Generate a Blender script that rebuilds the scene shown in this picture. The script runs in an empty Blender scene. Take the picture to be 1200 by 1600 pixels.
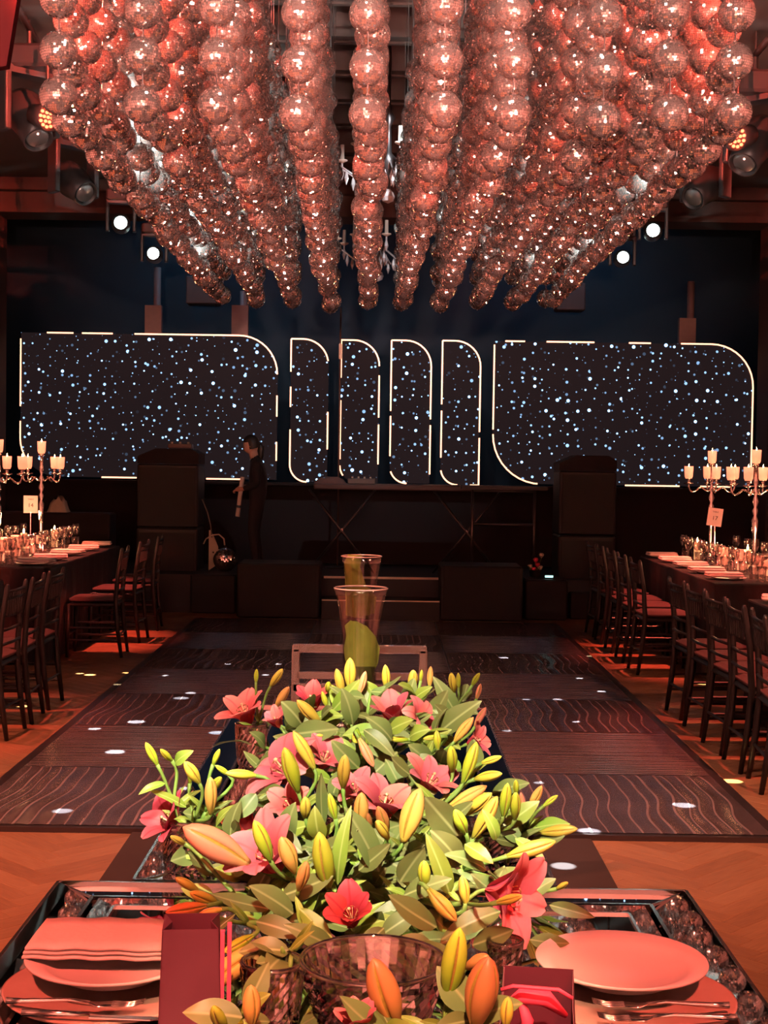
import bpy, math, random
import numpy as np
from mathutils import Vector, Matrix, Euler

# ------------------------------------------------------------------ camera
PI = math.pi
rng = random.Random(7)
scene = bpy.context.scene
COL = scene.collection
F, CAM_H = 2250.0, 1.6
cam_d = bpy.data.cameras.new('camera'); cam = bpy.data.objects.new('camera', cam_d); COL.objects.link(cam)
CAM_R = (Matrix.Rotation(PI/2 - math.radians(1.96), 3, 'X') @ Matrix.Rotation(math.radians(.85), 3, 'Z'))
cam.matrix_world = Matrix.Translation((0, 0, CAM_H)) @ CAM_R.to_4x4()
cam_d.sensor_fit = 'VERTICAL'; cam_d.sensor_height = 24.0; cam_d.sensor_width = 18.0
cam_d.lens = 24.0 * F / 1600.0
cam_d.clip_start = .05; cam_d.clip_end = 100
scene.camera = cam
vs = scene.view_settings
vs.view_transform = 'Standard'; vs.look = 'None'; vs.exposure = 0.22; vs.gamma = 1.0; vs.use_curve_mapping = False
cy = scene.cycles
cy.max_bounces = 6; cy.diffuse_bounces = 1; cy.glossy_bounces = 3; cy.transmission_bounces = 6; cy.transparent_max_bounces = 10
cy.caustics_reflective = False; cy.caustics_refractive = False; cy.use_denoising = True
cy.sample_clamp_indirect = 4.0; cy.adaptive_threshold = .06; cy.adaptive_min_samples = 16

# ------------------------------------------------------------------ world and lamps
w = bpy.data.worlds.new('world'); scene.world = w; w.use_nodes = True
w.node_tree.nodes['Background'].inputs[0].default_value = (.05, .022, .02, 1)
w.node_tree.nodes['Background'].inputs[1].default_value = .6

RED = (1.0, .13, .085); PINK = (1.0, .36, .27); WARM = (1.0, .82, .56); COOL = (.78, 1.0, .95)
def spot(name, loc, aim, watts, deg, col, blend=.4, radius=.05):
    d = bpy.data.lights.new(name, 'SPOT'); d.energy = watts; d.spot_size = math.radians(deg); d.spot_blend = blend
    d.color = col; d.shadow_soft_size = radius
    o = bpy.data.objects.new(name, d); COL.objects.link(o); o.location = loc
    o.rotation_euler = (Vector(aim) - Vector(loc)).to_track_quat('-Z', 'Y').to_euler()
    return o
def point(name, loc, watts, col, radius=.02, parent=None):
    d = bpy.data.lights.new(name, 'POINT'); d.energy = watts; d.color = col; d.shadow_soft_size = radius
    o = bpy.data.objects.new(name, d); COL.objects.link(o); o.location = loc; o.parent = parent
    return o
# key light on the flowers, then added spots for outlying blooms, front buds and vase
spot('flower_light', (-.35, -.9, 4.2), (-.03, 2.98, .95), 2600, 12.6, (1, .91, .64), .4, .05)
spot('flower_light_right', (.1, -.2, 4.2), (.19, 2.43, .95), 1500, 4.6, (1, .88, .66), .6, .03)
spot('flower_light_back', (-.6, 0, 4.4), (-.12, 3.95, 1.0), 1500, 10.5, (1, .86, .62), .6, .04)
spot('flower_light_left', (-.7, .2, 4.3), (-.42, 2.93, .93), 1100, 5.5, (1, .88, .66), .6, .03)
spot('vase_light', (-.9, 1.0, 4.6), (-.08, 4.7, 1.0), 700, 14, (1, .55, .42), .6, .05)
spot('red_beam_centre', (0, -.6, 4.0), (0, 1.85, .9), 1700, 13, (1, .46, .27), .7)
# red beams on the two place settings
spot('red_beam_left', (-1.6, .2, 4.2), (-.5, 2.2, .78), 1000, 13, RED, .5)
spot('red_beam_right', (1.6, .2, 4.2), (.47, 2.2, .78), 1000, 13, RED, .5)
# red wash on floor and front of the room
spot('red_floor_left', (-3.4, 3.0, 4.8), (-1.8, 5.8, 0), 2200, 60, (1, .26, .14), .8)
spot('red_floor_right', (3.4, 3.0, 4.8), (1.9, 6.6, 0), 1500, 60, (1, .32, .17), .8)
spot('warm_house', (0, 5.0, 4.9), (0, 9.0, 0), 700, 95, (1, .62, .50), .9, .3)
# beams down on to the banquet tables
spot('table_beam_a', (-3.1, 12.6, 4.65), (-3.15, 12.6, .7), 1900, 36, RED, .5)
spot('table_beam_c', (3.0, 12.0, 4.65), (3.0, 12.0, .7), 1900, 42, RED, .5)
spot('table_beam_d', (2.6, 8.0, 4.65), (2.6, 8.2, .7), 900, 40, RED, .5)
spot('table_beam_b', (-2.9, 8.6, 4.65), (-2.9, 8.6, .7), 900, 36, RED, .5)
# mirror ball lamps; front, sparkle and under spots are added for fill and glints
spot('ball_red_left', (-2.7, 4.6, 4.3), (-.4, 7.2, 3.7), 14000, 34, (1, .09, .05), .6)
spot('ball_red_right', (2.7, 4.6, 4.3), (.6, 7.2, 3.7), 14000, 34, (1, .09, .05), .6)
spot('ball_front_left', (-1.4, .6, 2.4), (-.2, 9, 4.6), 5400, 31, PINK, .6, .2)
spot('ball_front_right', (1.4, .6, 2.4), (.2, 9, 4.6), 5400, 31, PINK, .6, .2)
for x, y, z, ax, wt, c in ((-2.4, 2.2, 2.9, -.6, 3000, PINK), (2.4, 2.2, 2.9, .6, 3000, PINK), (-.7, -1.2, 2.2, -.2, 2200, (1, .62, .48)), (.7, -1.2, 2.2, .2, 2200, (1, .62, .48)),
                           (-2.9, 6.2, 2.5, -.7, 1300, (1, .5, .38)), (2.9, 6.2, 2.5, .7, 1300, (1, .5, .38)), (0, 3.2, 2.1, 0, 2200, (1, .26, .18))):
    spot('ball_sparkle', (x, y, z), (ax, 8.6, 4.4), wt, 34, c, .6, .08)
spot('chandelier_fill', (.2, 11.9, 4.95), (.05, 13.3, 4.25), 280, 40, (.95, .95, 1), .6)  # added spot that brightens the dark chandelier's crystals
spot('ball_under', (0, 9.0, .5), (0, 9.2, 3.2), 900, 90, PINK, .8, .3)
for i, (sx, Y) in enumerate(((-1, 13.1), (-1, 14.5), (1, 13.1), (1, 14.5))):
    spot('moving_head_and_fill_beam', (sx*2.25, Y - .35, 3.9), (sx*-.2, 9.0 - 1.4*(i % 2), 3.6), 9000, 26, COOL, .5)
for sx in (-1, 1):  # added cool side spots without fixtures, for pale glints on the balls
    spot('moving_head_and_fill_beam', (sx*2.4, 7.4, 3.1), (sx*.8, 8.6, 3.8), 2600, 40, COOL, .5)
    spot('moving_head_and_fill_beam', (sx*2.4, 9.6, 3.0), (sx*.9, 10.6, 3.6), 3200, 40, COOL, .5)
for sx in (-1, 1): spot('stage_blue', (sx*2.2, 17.3, 4.9), (sx*2.0, 18.8, 3.4), 55, 140, (.12, .45, .75), .9, .2)
# added pink uplights on the unseen walls, to fill the mirror ball reflections
for x, y, ax in ((-3.5, -3.6, 0), (0, -3.6, 0), (3.5, -3.6, 0)):
    spot('wall_fill_light', (x, y, .3), (x, -5.9, 3.2), 2500, 110, (1, .40, .31), .8, .1)
for sx in (-1, 1):
    for y in (1.0, 5.0, 9.5):
        spot('wall_fill_light', (sx*4.7, y, .2), (sx*6, y, 3.4), 850, 110, (1, .40, .32), .8, .1)

def ray(px, py):
    return CAM_R @ Vector(((px-600)/F, -(py-800)/F, -1))
def at(px, py, Y):
    d = ray(px, py); return Vector((0, 0, CAM_H)) + d*(Y/d.y)
def atz(px, py, z):
    d = ray(px, py); return Vector((0, 0, CAM_H)) + d*((z-CAM_H)/d.z)
def proj(p):
    v = CAM_R.transposed() @ (Vector(p) - Vector((0, 0, CAM_H)))
    return 600 + F*v.x/-v.z, 800 - F*v.y/-v.z

# added narrow spots below the mirror balls stand in for their thrown flecks
flecks = [(283,1090,32,0),(128,1046,14,1),(143,1048,22,1),(200,1045,16,1),(213,1127,36,0),(148,1138,24,0),(298,1082,22,0),(183,1068,18,1),
          (180,1174,40,0),(98,1266,40,0),(340,1144,36,2),(356,1037,12,0),(435,1037,14,0),(415,1054,16,0),(258,1055,14,0),(40,1096,24,1),
          (290,1231,26,0),(787,1027,20,0),(871,1092,20,0),(822,1092,16,0),(792,1141,20,0),(900,1127,16,0),(1068,1257,44,0),
          (842,1222,22,0),(920,1297,46,0),(880,1344,52,0),(1140,1211,40,1),(922,1024,16,1),(905,1059,12,0),(940,1080,18,0),(1095,1062,26,1)]
for i, (px, py, wd, c) in enumerate(flecks):
    t = atz(px, py, .03)
    src = Vector((max(-1.2, min(1.2, t.x*.55 + (.3 if i % 2 else -.3))), max(6.2, min(11.8, t.y + .6)), 2.86))
    dist = (t-src).length
    ang = math.degrees(2*math.atan(.42*wd*t.y/F/dist))
    spot('mirror_ball_fleck', src, t, 6500*(.7+.6*((i*37) % 10)/10), max(1.0, ang), ((.75, .95, 1), (1, .95, .5), (.55, .85, 1))[c], .55, .004)

# ------------------------------------------------------------------ materials
MATS = {}
def mat(name, col, rough=.5, metal=0.0, var=.12, scale=20, emit=None, estr=0, bump=0, spec=.5, trans=0, ior=1.45, coat=0, sss=0):
    if name in MATS: return MATS[name]
    m = bpy.data.materials.new(name); m.use_nodes = True
    nt = m.node_tree; b = nt.nodes['Principled BSDF']
    b.inputs['Roughness'].default_value = rough; b.inputs['Metallic'].default_value = metal
    b.inputs['Specular IOR Level'].default_value = spec; b.inputs['IOR'].default_value = ior
    b.inputs['Transmission Weight'].default_value = trans; b.inputs['Coat Weight'].default_value = coat
    tc = nt.nodes.new('ShaderNodeTexCoord'); nz = nt.nodes.new('ShaderNodeTexNoise')
    nz.inputs['Scale'].default_value = scale; nz.inputs['Detail'].default_value = 3
    nt.links.new(tc.outputs['Object'], nz.inputs['Vector'])
    mx = nt.nodes.new('ShaderNodeMix'); mx.data_type = 'RGBA'
    mx.inputs[6].default_value = tuple(c*(1-var) for c in col) + (1,)
    mx.inputs[7].default_value = tuple(min(1, c*(1+var)) for c in col) + (1,)
    nt.links.new(nz.outputs['Fac'], mx.inputs[0]); nt.links.new(mx.outputs[2], b.inputs['Base Color'])
    if emit:
        b.inputs['Emission Color'].default_value = emit + (1,); b.inputs['Emission Strength'].default_value = estr
    if bump:
        bp = nt.nodes.new('ShaderNodeBump'); bp.inputs['Strength'].default_value = bump; bp.inputs['Distance'].default_value = .01
        nt.links.new(nz.outputs['Fac'], bp.inputs['Height']); nt.links.new(bp.outputs[0], b.inputs['Normal'])
    MATS[name] = m
    return m
def thin_glass(name, col=(1, 1, 1), spec=.12):
    if name in MATS: return MATS[name]
    m = bpy.data.materials.new(name); m.use_nodes = True; nt = m.node_tree
    for n in list(nt.nodes): nt.nodes.remove(n)
    out = nt.nodes.new('ShaderNodeOutputMaterial'); tr = nt.nodes.new('ShaderNodeBsdfTransparent'); gl = nt.nodes.new('ShaderNodeBsdfGlossy')
    tr.inputs[0].default_value = col + (1,); gl.inputs['Roughness'].default_value = .08
    lw = nt.nodes.new('ShaderNodeLayerWeight'); lw.inputs[0].default_value = spec
    rmp = nt.nodes.new('ShaderNodeMapRange'); rmp.inputs[3].default_value = spec*.5; rmp.inputs[4].default_value = .9
    mx = nt.nodes.new('ShaderNodeMixShader')
    nt.links.new(lw.outputs['Facing'], rmp.inputs[0]); nt.links.new(rmp.outputs[0], mx.inputs[0])
    nt.links.new(tr.outputs[0], mx.inputs[1]); nt.links.new(gl.outputs[0], mx.inputs[2]); nt.links.new(mx.outputs[0], out.inputs[0])
    MATS[name] = m
    return m
def ramp(nt, stops):
    r = nt.nodes.new('ShaderNodeValToRGB'); e = r.color_ramp.elements
    e[0].position, e[0].color = stops[0][0], stops[0][1] + (1,)
    e[1].position, e[1].color = stops[-1][0], stops[-1][1] + (1,)
    for p, c in stops[1:-1]:
        x = e.new(p); x.color = c + (1,)
    return r
def organic(name, stops, rough=.42, vein=0, sss=.0, axis=1, tint=.0, transl=.25):
    """colour runs along the object's own length (local axis 0..1), with speckle and per-piece tint"""
    m = bpy.data.materials.new(name); m.use_nodes = True; nt = m.node_tree; b = nt.nodes['Principled BSDF']
    b.inputs['Roughness'].default_value = rough; b.inputs['Specular IOR Level'].default_value = .35
    tc = nt.nodes.new('ShaderNodeTexCoord'); sp = nt.nodes.new('ShaderNodeSeparateXYZ'); nt.links.new(tc.outputs['Object'], sp.inputs[0])
    nz = nt.nodes.new('ShaderNodeTexNoise'); nz.inputs['Scale'].default_value = 5; nz.inputs['Detail'].default_value = 4
    nt.links.new(tc.outputs['Object'], nz.inputs['Vector'])
    oi = nt.nodes.new('ShaderNodeObjectInfo')
    a = nt.nodes.new('ShaderNodeMath'); a.operation = 'MULTIPLY_ADD'; a.inputs[1].default_value = .22; a.inputs[2].default_value = -.11
    nt.links.new(nz.outputs['Fac'], a.inputs[0])
    s = nt.nodes.new('ShaderNodeMath'); s.operation = 'ADD'; nt.links.new(sp.outputs[axis], s.inputs[0]); nt.links.new(a.outputs[0], s.inputs[1])
    r = ramp(nt, stops); nt.links.new(s.outputs[0], r.inputs[0])
    hs = nt.nodes.new('ShaderNodeHueSaturation')
    h = nt.nodes.new('ShaderNodeMapRange'); h.inputs[3].default_value = .5 - tint; h.inputs[4].default_value = .5 + tint
    nt.links.new(oi.outputs['Random'], h.inputs[0]); nt.links.new(h.outputs[0], hs.inputs['Hue'])
    v = nt.nodes.new('ShaderNodeMapRange'); v.inputs[3].default_value = .78; v.inputs[4].default_value = 1.2
    nt.links.new(oi.outputs['Random'], v.inputs[0]); nt.links.new(v.outputs[0], hs.inputs['Value'])
    nt.links.new(r.outputs[0], hs.inputs['Color'])
    last = hs.outputs[0]
    if vein:
        ab = nt.nodes.new('ShaderNodeMath'); ab.operation = 'ABSOLUTE'; nt.links.new(sp.outputs[0], ab.inputs[0])
        vr = ramp(nt, [(0, (1, 1, 1)), (.035, (0, 0, 0))]); nt.links.new(ab.outputs[0], vr.inputs[0])
        mv = nt.nodes.new('ShaderNodeMix'); mv.data_type = 'RGBA'; mv.inputs[7].default_value = vein + (1,)
        nt.links.new(vr.outputs[0], mv.inputs[0]); nt.links.new(last, mv.inputs[6]); last = mv.outputs[2]
    nt.links.new(last, b.inputs['Base Color'])
    if transl:
        tl = nt.nodes.new('ShaderNodeBsdfTranslucent'); nt.links.new(last, tl.inputs[0])
        mxs = nt.nodes.new('ShaderNodeMixShader'); mxs.inputs[0].default_value = transl
        out = nt.nodes['Material Output']
        nt.links.new(b.outputs[0], mxs.inputs[1]); nt.links.new(tl.outputs[0], mxs.inputs[2]); nt.links.new(mxs.outputs[0], out.inputs[0])
    MATS[name] = m
    return m

M_black = mat('black_paint', (.012, .010, .010), .55)
M_cloth = mat('black_cloth', (.012, .008, .008), .9, bump=.2, scale=60)
M_chair = mat('black_lacquer', (.010, .008, .008), .38)
M_cush = mat('dark_cushion', (.065, .03, .03), .85)
M_plate = mat('porcelain', (.86, .78, .75), .25, var=.02, spec=.4)
M_linen = mat('linen', (.84, .72, .68), .9, bump=.15, scale=90, var=.05)
M_silver = mat('polished_silver', (.85, .8, .76), .14, 1)
M_steel = mat('dark_steel', (.09, .085, .085), .35, .8)
M_mirror = mat('mirror', (.82, .8, .79), .015, 1, var=.01)
M_edge = mat('ground_glass_edge', (.55, .48, .46), .18, 1, var=.05)
M_glass = mat('cut_crystal', (1, .92, .90), .05, .30, trans=1, ior=1.46, var=.01, spec=.8)
M_clear = mat('clear_acrylic', (1, .82, .76), .08, trans=.84, ior=1.4, var=.01, spec=.8)
M_wine = thin_glass('wine_glass_material', (.97, .93, .92), .25)
M_vase = thin_glass('thin_vase_glass', (.95, .93, .92), .12)
M_wax = mat('wax', (.95, .8, .6), .5, emit=(1, .42, .16), estr=.75)  # emission stands in for flame light inside the wax
M_flame = mat('flame', (1, .8, .4), .5, emit=(1, .62, .22), estr=45)
M_frost = mat('candle_cup', (1, .62, .5), .35, trans=.35, emit=(1, .27, .14), estr=.8)  # emission stands in for candle light shining through the cup
M_lens = mat('lit_lens', (1, 1, 1), .2, emit=(.72, 1, .95), estr=22)
M_fix = mat('fixture_body', (.045, .047, .052), .38, .3)
M_brown = mat('brown_plaster', (.055, .03, .026), .75, bump=.1, scale=8)
M_navy = mat('navy_drape', (.010, .022, .034), .9, scale=3)
M_ceil = mat('ceiling_paint', (.03, .022, .02), .8)
M_soffit = mat('soffit_paint', (.075, .075, .072), .6)
M_burg = mat('burgundy_paper', (.075, .007, .020), .6, var=.06)
M_tissue = mat('pink_tissue', (.85, .06, .13), .6)
M_dancetrim = mat('dance_floor_trim', (.03, .02, .02), .3)
M_mat = mat('black_floor_mat', (.03, .015, .013), .95, scale=80)
M_neon = mat('led_strip', (1, .8, .6), .4, emit=(1, .44, .26), estr=2.4)
M_frame = mat('screen_frame', (.03, .016, .014), .5)
M_skin = mat('skin', (.5, .27, .2), .6)
M_hair = mat('hair', (.01, .007, .006), .5)
M_shirt = mat('dark_shirt', (.012, .012, .016), .85)
M_pale = mat('pale_paint', (.55, .45, .36), .6)
M_white = mat('white_card', (.85, .78, .76), .7, var=.03)
M_ink = mat('ink', (.05, .02, .02), .7)

def m_parquet():
    m = bpy.data.materials.new('herringbone_oak'); m.use_nodes = True; nt = m.node_tree; b = nt.nodes['Principled BSDF']
    b.inputs['Roughness'].default_value = .42
    tc = nt.nodes.new('ShaderNodeTexCoord'); mp = nt.nodes.new('ShaderNodeMapping'); mp.inputs['Scale'].default_value = (1, 12, 1)
    nz = nt.nodes.new('ShaderNodeTexNoise'); nz.inputs['Scale'].default_value = 9; nz.inputs['Detail'].default_value = 4
    uv = nt.nodes.new('ShaderNodeUVMap'); uv.uv_map = 'grain'
    nt.links.new(uv.outputs[0], mp.inputs[0]); nt.links.new(mp.outputs[0], nz.inputs['Vector'])
    oi = nt.nodes.new('ShaderNodeObjectInfo'); at_ = nt.nodes.new('ShaderNodeAttribute'); at_.attribute_name = 'piece'
    ad = nt.nodes.new('ShaderNodeMath'); ad.operation = 'ADD'; nt.links.new(oi.outputs['Random'], ad.inputs[0]); nt.links.new(at_.outputs['Fac'], ad.inputs[1])
    fr = nt.nodes.new('ShaderNodeMath'); fr.operation = 'FRACT'; nt.links.new(ad.outputs[0], fr.inputs[0])
    a2 = nt.nodes.new('ShaderNodeMath'); a2.operation = 'MULTIPLY_ADD'; a2.inputs[1].default_value = .30; nt.links.new(nz.outputs['Fac'], a2.inputs[2])
    nt.links.new(fr.outputs[0], a2.inputs[0])
    r = ramp(nt, [(.3, (.17, .072, .034)), (.65, (.25, .115, .055)), (1.0, (.32, .16, .08))]); nt.links.new(a2.outputs[0], r.inputs[0])
    nt.links.new(r.outputs[0], b.inputs['Base Color'])
    return m
M_parquet = m_parquet()
def m_dance():
    m = bpy.data.materials.new('dance_floor_panel'); m.use_nodes = True; nt = m.node_tree; b = nt.nodes['Principled BSDF']
    b.inputs['Roughness'].default_value = .2; b.inputs['Specular IOR Level'].default_value = .6
    tc = nt.nodes.new('ShaderNodeTexCoord'); nz = nt.nodes.new('ShaderNodeTexNoise'); nz.inputs['Scale'].default_value = 4
    nt.links.new(tc.outputs['Object'], nz.inputs['Vector'])
    r = ramp(nt, [(.3, (.056, .040, .042)), (.7, (.088, .062, .064))]); nt.links.new(nz.outputs['Fac'], r.inputs[0]); nt.links.new(r.outputs[0], b.inputs['Base Color'])
    return m
M_dance = m_dance()
def m_screen():
    m = bpy.data.materials.new('star_screen'); m.use_nodes = True; nt = m.node_tree; b = nt.nodes['Principled BSDF']
    b.inputs['Base Color'].default_value = (.004, .003, .003, 1); b.inputs['Roughness'].default_value = .9; b.inputs['Specular IOR Level'].default_value = .1
    geo = nt.nodes.new('ShaderNodeNewGeometry'); sp = nt.nodes.new('ShaderNodeSeparateXYZ'); cb = nt.nodes.new('ShaderNodeCombineXYZ')
    nt.links.new(geo.outputs['Position'], sp.inputs[0]); nt.links.new(sp.outputs[0], cb.inputs[0]); nt.links.new(sp.outputs[2], cb.inputs[1])
    acc = None
    for sc, rad, gain, off in ((7.9, .175, 4.8, 0), (9.2, .15, 1.8, 3.7)):
        vo = nt.nodes.new('ShaderNodeTexVoronoi'); vo.voronoi_dimensions = '2D'; vo.inputs['Scale'].default_value = sc
        va = nt.nodes.new('ShaderNodeVectorMath'); va.inputs[1].default_value = (off, off*1.7, 0); nt.links.new(cb.outputs[0], va.inputs[0]); nt.links.new(va.outputs[0], vo.inputs['Vector'])
        sc3 = nt.nodes.new('ShaderNodeSeparateColor'); nt.links.new(vo.outputs['Color'], sc3.inputs[0])
        rr = nt.nodes.new('ShaderNodeMath'); rr.operation = 'MULTIPLY'; rr.inputs[1].default_value = rad; nt.links.new(sc3.outputs[0], rr.inputs[0])
        df = nt.nodes.new('ShaderNodeMath'); df.operation = 'SUBTRACT'; nt.links.new(rr.outputs[0], df.inputs[0]); nt.links.new(vo.outputs['Distance'], df.inputs[1])
        mr = nt.nodes.new('ShaderNodeMapRange'); mr.inputs[1].default_value = 0; mr.inputs[2].default_value = .035; nt.links.new(df.outputs[0], mr.inputs[0])
        pw = nt.nodes.new('ShaderNodeMath'); pw.operation = 'POWER'; pw.inputs[1].default_value = 1.6; nt.links.new(sc3.outputs[1], pw.inputs[0])
        g = nt.nodes.new('ShaderNodeMath'); g.operation = 'MULTIPLY'; nt.links.new(mr.outputs[0], g.inputs[0]); nt.links.new(pw.outputs[0], g.inputs[1])
        g2 = nt.nodes.new('ShaderNodeMath'); g2.operation = 'MULTIPLY'; g2.inputs[1].default_value = gain; nt.links.new(g.outputs[0], g2.inputs[0])
        if acc is None: acc = g2.outputs[0]
        else:
            s = nt.nodes.new('ShaderNodeMath'); s.operation = 'ADD'; nt.links.new(acc, s.inputs[0]); nt.links.new(g2.outputs[0], s.inputs[1]); acc = s.outputs[0]
    mx = nt.nodes.new('ShaderNodeMix'); mx.data_type = 'RGBA'; mx.clamp_factor = False
    mx.inputs[6].default_value = (.013, .008, .0088, 1); mx.inputs[7].default_value = (.34, .60, 1.0, 1)
    nt.links.new(acc, mx.inputs[0]); nt.links.new(mx.outputs[2], b.inputs['Emission Color']); b.inputs['Emission Strength'].default_value = 1
    return m
M_screen = m_screen()
M_tile = mat('mirror_tile', (.96, .88, .85), .085, .972, var=.02)
M_grout = mat('ball_core', (.05, .03, .03), .6)
M_par = mat('red_led', (1, .2, .1), .4, emit=(1, .10, .04), estr=7)

# lilies
M_petal = organic('lily_petal', [(0, (.66, .06, .09)), (.35, (.80, .14, .17)), (.75, (.88, .27, .29)), (1, (.92, .46, .42))], .5, vein=(.70, .10, .12), tint=.012, transl=.3)
M_petald = organic('lily_petal_deep', [(0, (.50, .02, .04)), (.6, (.72, .08, .11)), (1, (.84, .24, .22))], .5, vein=(.5, .02, .04), tint=.01, transl=.3)
M_budg = organic('bud_green', [(0, (.20, .36, .03)), (.5, (.42, .50, .03)), (1, (.62, .56, .06))], .42, tint=.02, axis=2, transl=.12)
M_budy = organic('bud_yellow', [(0, (.36, .38, .04)), (.5, (.66, .48, .06)), (1, (.74, .50, .09))], .42, tint=.02, axis=2, transl=.12)
M_budo = organic('bud_orange', [(0, (.52, .36, .06)), (.4, (.74, .36, .09)), (1, (.72, .26, .09))], .42, tint=.015, axis=2, transl=.12)
M_budp = organic('bud_pink', [(0, (.60, .34, .10)), (.4, (.76, .24, .15)), (1, (.78, .24, .14))], .42, tint=.01, axis=2, transl=.12)
M_leaf = organic('laurel_leaf', [(0, (.10, .13, .035)), (.5, (.15, .18, .055)), (1, (.19, .20, .07))], .42, vein=(.32, .33, .14), tint=.03, transl=.2)
M_leafb = organic('fresh_leaf', [(0, (.19, .28, .035)), (.5, (.26, .34, .05)), (1, (.34, .36, .08))], .4, vein=(.45, .5, .15), tint=.02, transl=.3)
M_stem = organic('flower_stem', [(0, (.14, .22, .04)), (1, (.20, .28, .05))], .5, tint=.02, axis=2, transl=0)
M_pistil = mat('pistil', (.75, .45, .25), .5)
M_anther = mat('anther', (.28, .07, .02), .8)

# ------------------------------------------------------------------ mesh building
def bez(a, b, c, d, n=10):
    return [a*(1-t)**3+b*3*t*(1-t)**2+c*3*t*t*(1-t)+d*t**3 for t in (k/n for k in range(n+1))]
class MB:
    def __init__(s): s.v = []; s.f = []
    def add(s, v, f):
        n = len(s.v); s.v += [tuple(p) for p in v]; s.f += [tuple(i+n for i in q) for q in f]; return s
    def box(s, c, d, rot=None, bev=0):
        x, y, z = d[0]/2, d[1]/2, d[2]/2
        v = [Vector((a*x, b*y, e*z)) for e in (-1, 1) for b in (-1, 1) for a in (-1, 1)]
        if rot is not None: v = [rot @ p for p in v]
        return s.add([p + Vector(c) for p in v], [(0,2,3,1),(4,5,7,6),(0,1,5,4),(2,6,7,3),(0,4,6,2),(1,3,7,5)])
    def rbox(s, c, d, r=.01, n=3, axis=2):
        """box with its four edges along an axis rounded"""
        x, y = d[0]/2, d[1]/2; pts = []
        for cx, cy_, a0 in ((x-r, y-r, 0), (-x+r, y-r, PI/2), (-x+r, -y+r, PI), (x-r, -y+r, 1.5*PI)):
            for k in range(n+1): a = a0 + k*PI/2/n; pts.append((cx + r*math.cos(a), cy_ + r*math.sin(a)))
        m = len(pts); v = []
        for z, k in ((-d[2]/2, 1-.6*r/max(x, y)), (-d[2]/2+r*.6, 1), (d[2]/2-r*.6, 1), (d[2]/2, 1-.6*r/max(x, y))):
            v += [(c[0]+p*k, c[1]+q*k, c[2]+z) for p, q in pts]
        f = [(l*m+i, l*m+(i+1) % m, (l+1)*m+(i+1) % m, (l+1)*m+i) for l in range(3) for i in range(m)]
        f += [tuple(range(m))[::-1], tuple(range(3*m, 4*m))]
        return s.add(v, f)
    def tube(s, path, r, seg=8, caps=True):
        path = [Vector(p) for p in path]; n = len(path)
        rs = [r]*n if not hasattr(r, '__len__') else r
        t0 = (path[1]-path[0]).normalized(); u = t0.orthogonal().normalized(); v = []; 
        for i, p in enumerate(path):
            t = (path[min(i+1, n-1)]-path[max(i-1, 0)]).normalized()
            u = (u - t*u.dot(t)); u = u.normalized() if u.length > 1e-6 else t.orthogonal().normalized()
            b = t.cross(u)
            v += [p + (u*math.cos(a)+b*math.sin(a))*rs[i] for a in (2*PI*k/seg for k in range(seg))]
        f = [(i*seg+k, i*seg+(k+1) % seg, (i+1)*seg+(k+1) % seg, (i+1)*seg+k) for i in range(n-1) for k in range(seg)]
        if caps: f += [tuple(range(seg))[::-1], tuple(range((n-1)*seg, n*seg))]
        return s.add(v, f)
    def bar(s, a, b, wd, ht=None):
        a, b = Vector(a), Vector(b); d = b-a; q = d.to_track_quat('Y', 'Z').to_matrix()
        return s.box((a+b)/2, (wd, d.length, ht or wd), q)
    def lathe(s, prof, seg=24, c=(0, 0, 0), rot=None, mod=None):
        v = []
        for j, (r, z) in enumerate(prof):
            for k in range(seg):
                a = 2*PI*k/seg; rr = r*(mod(k, j) if mod else 1)
                p = Vector((rr*math.cos(a), rr*math.sin(a), z))
                if rot is not None: p = rot @ p
                v.append(p + Vector(c))
        n = len(prof)
        f = [(i*seg+k, i*seg+(k+1) % seg, (i+1)*seg+(k+1) % seg, (i+1)*seg+k) for i in range(n-1) for k in range(seg)]
        if prof[0][0] > 1e-5: f.append(tuple(range(seg))[::-1])
        if prof[-1][0] > 1e-5: f.append(tuple(range((n-1)*seg, n*seg)))
        return s.add(v, f)
    def olathe(s, prof, **k):
        """lathe without end caps"""
        n0 = len(s.f); s.lathe(prof, **k); s.f = [q for i, q in enumerate(s.f) if i < n0 or len(q) == 4]; return s
    def prism(s, pts, axis, a, b):
        """polygon pts (2D) extruded along axis from a to b"""
        def mk(p, q): return {0: (q, p[0], p[1]), 1: (p[0], q, p[1]), 2: (p[0], p[1], q)}[axis]
        n = len(pts); v = [mk(p, a) for p in pts] + [mk(p, b) for p in pts]
        f = [tuple(range(n)), tuple(range(2*n-1, n-1, -1))] + [(i, n+i, n+(i+1) % n, (i+1) % n) for i in range(n)]
        return s.add(v, f)
    def mesh(s, name, m, smooth=False, weld=False):
        me = bpy.data.meshes.new(name); me.from_pydata(s.v, [], s.f); me.materials.append(m)
        import bmesh
        bm = bmesh.new(); bm.from_mesh(me)
        if weld: bmesh.ops.remove_doubles(bm, verts=bm.verts, dist=1e-5)
        bmesh.ops.recalc_face_normals(bm, faces=bm.faces); bm.to_mesh(me); bm.free()
        if smooth: me.polygons.foreach_set('use_smooth', [True]*len(me.polygons))
        return me
    def build(s, name, m, parent=None, smooth=False, loc=(0, 0, 0), rz=0, weld=False):
        return link(name, s.mesh(name, m, smooth, weld), parent, loc, rz)
def link(name, me, parent=None, loc=(0, 0, 0), rz=0):
    o = bpy.data.objects.new(name, me); COL.objects.link(o); o.parent = parent; o.location = loc
    if rz: o.rotation_euler = (0, 0, rz)
    return o
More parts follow.
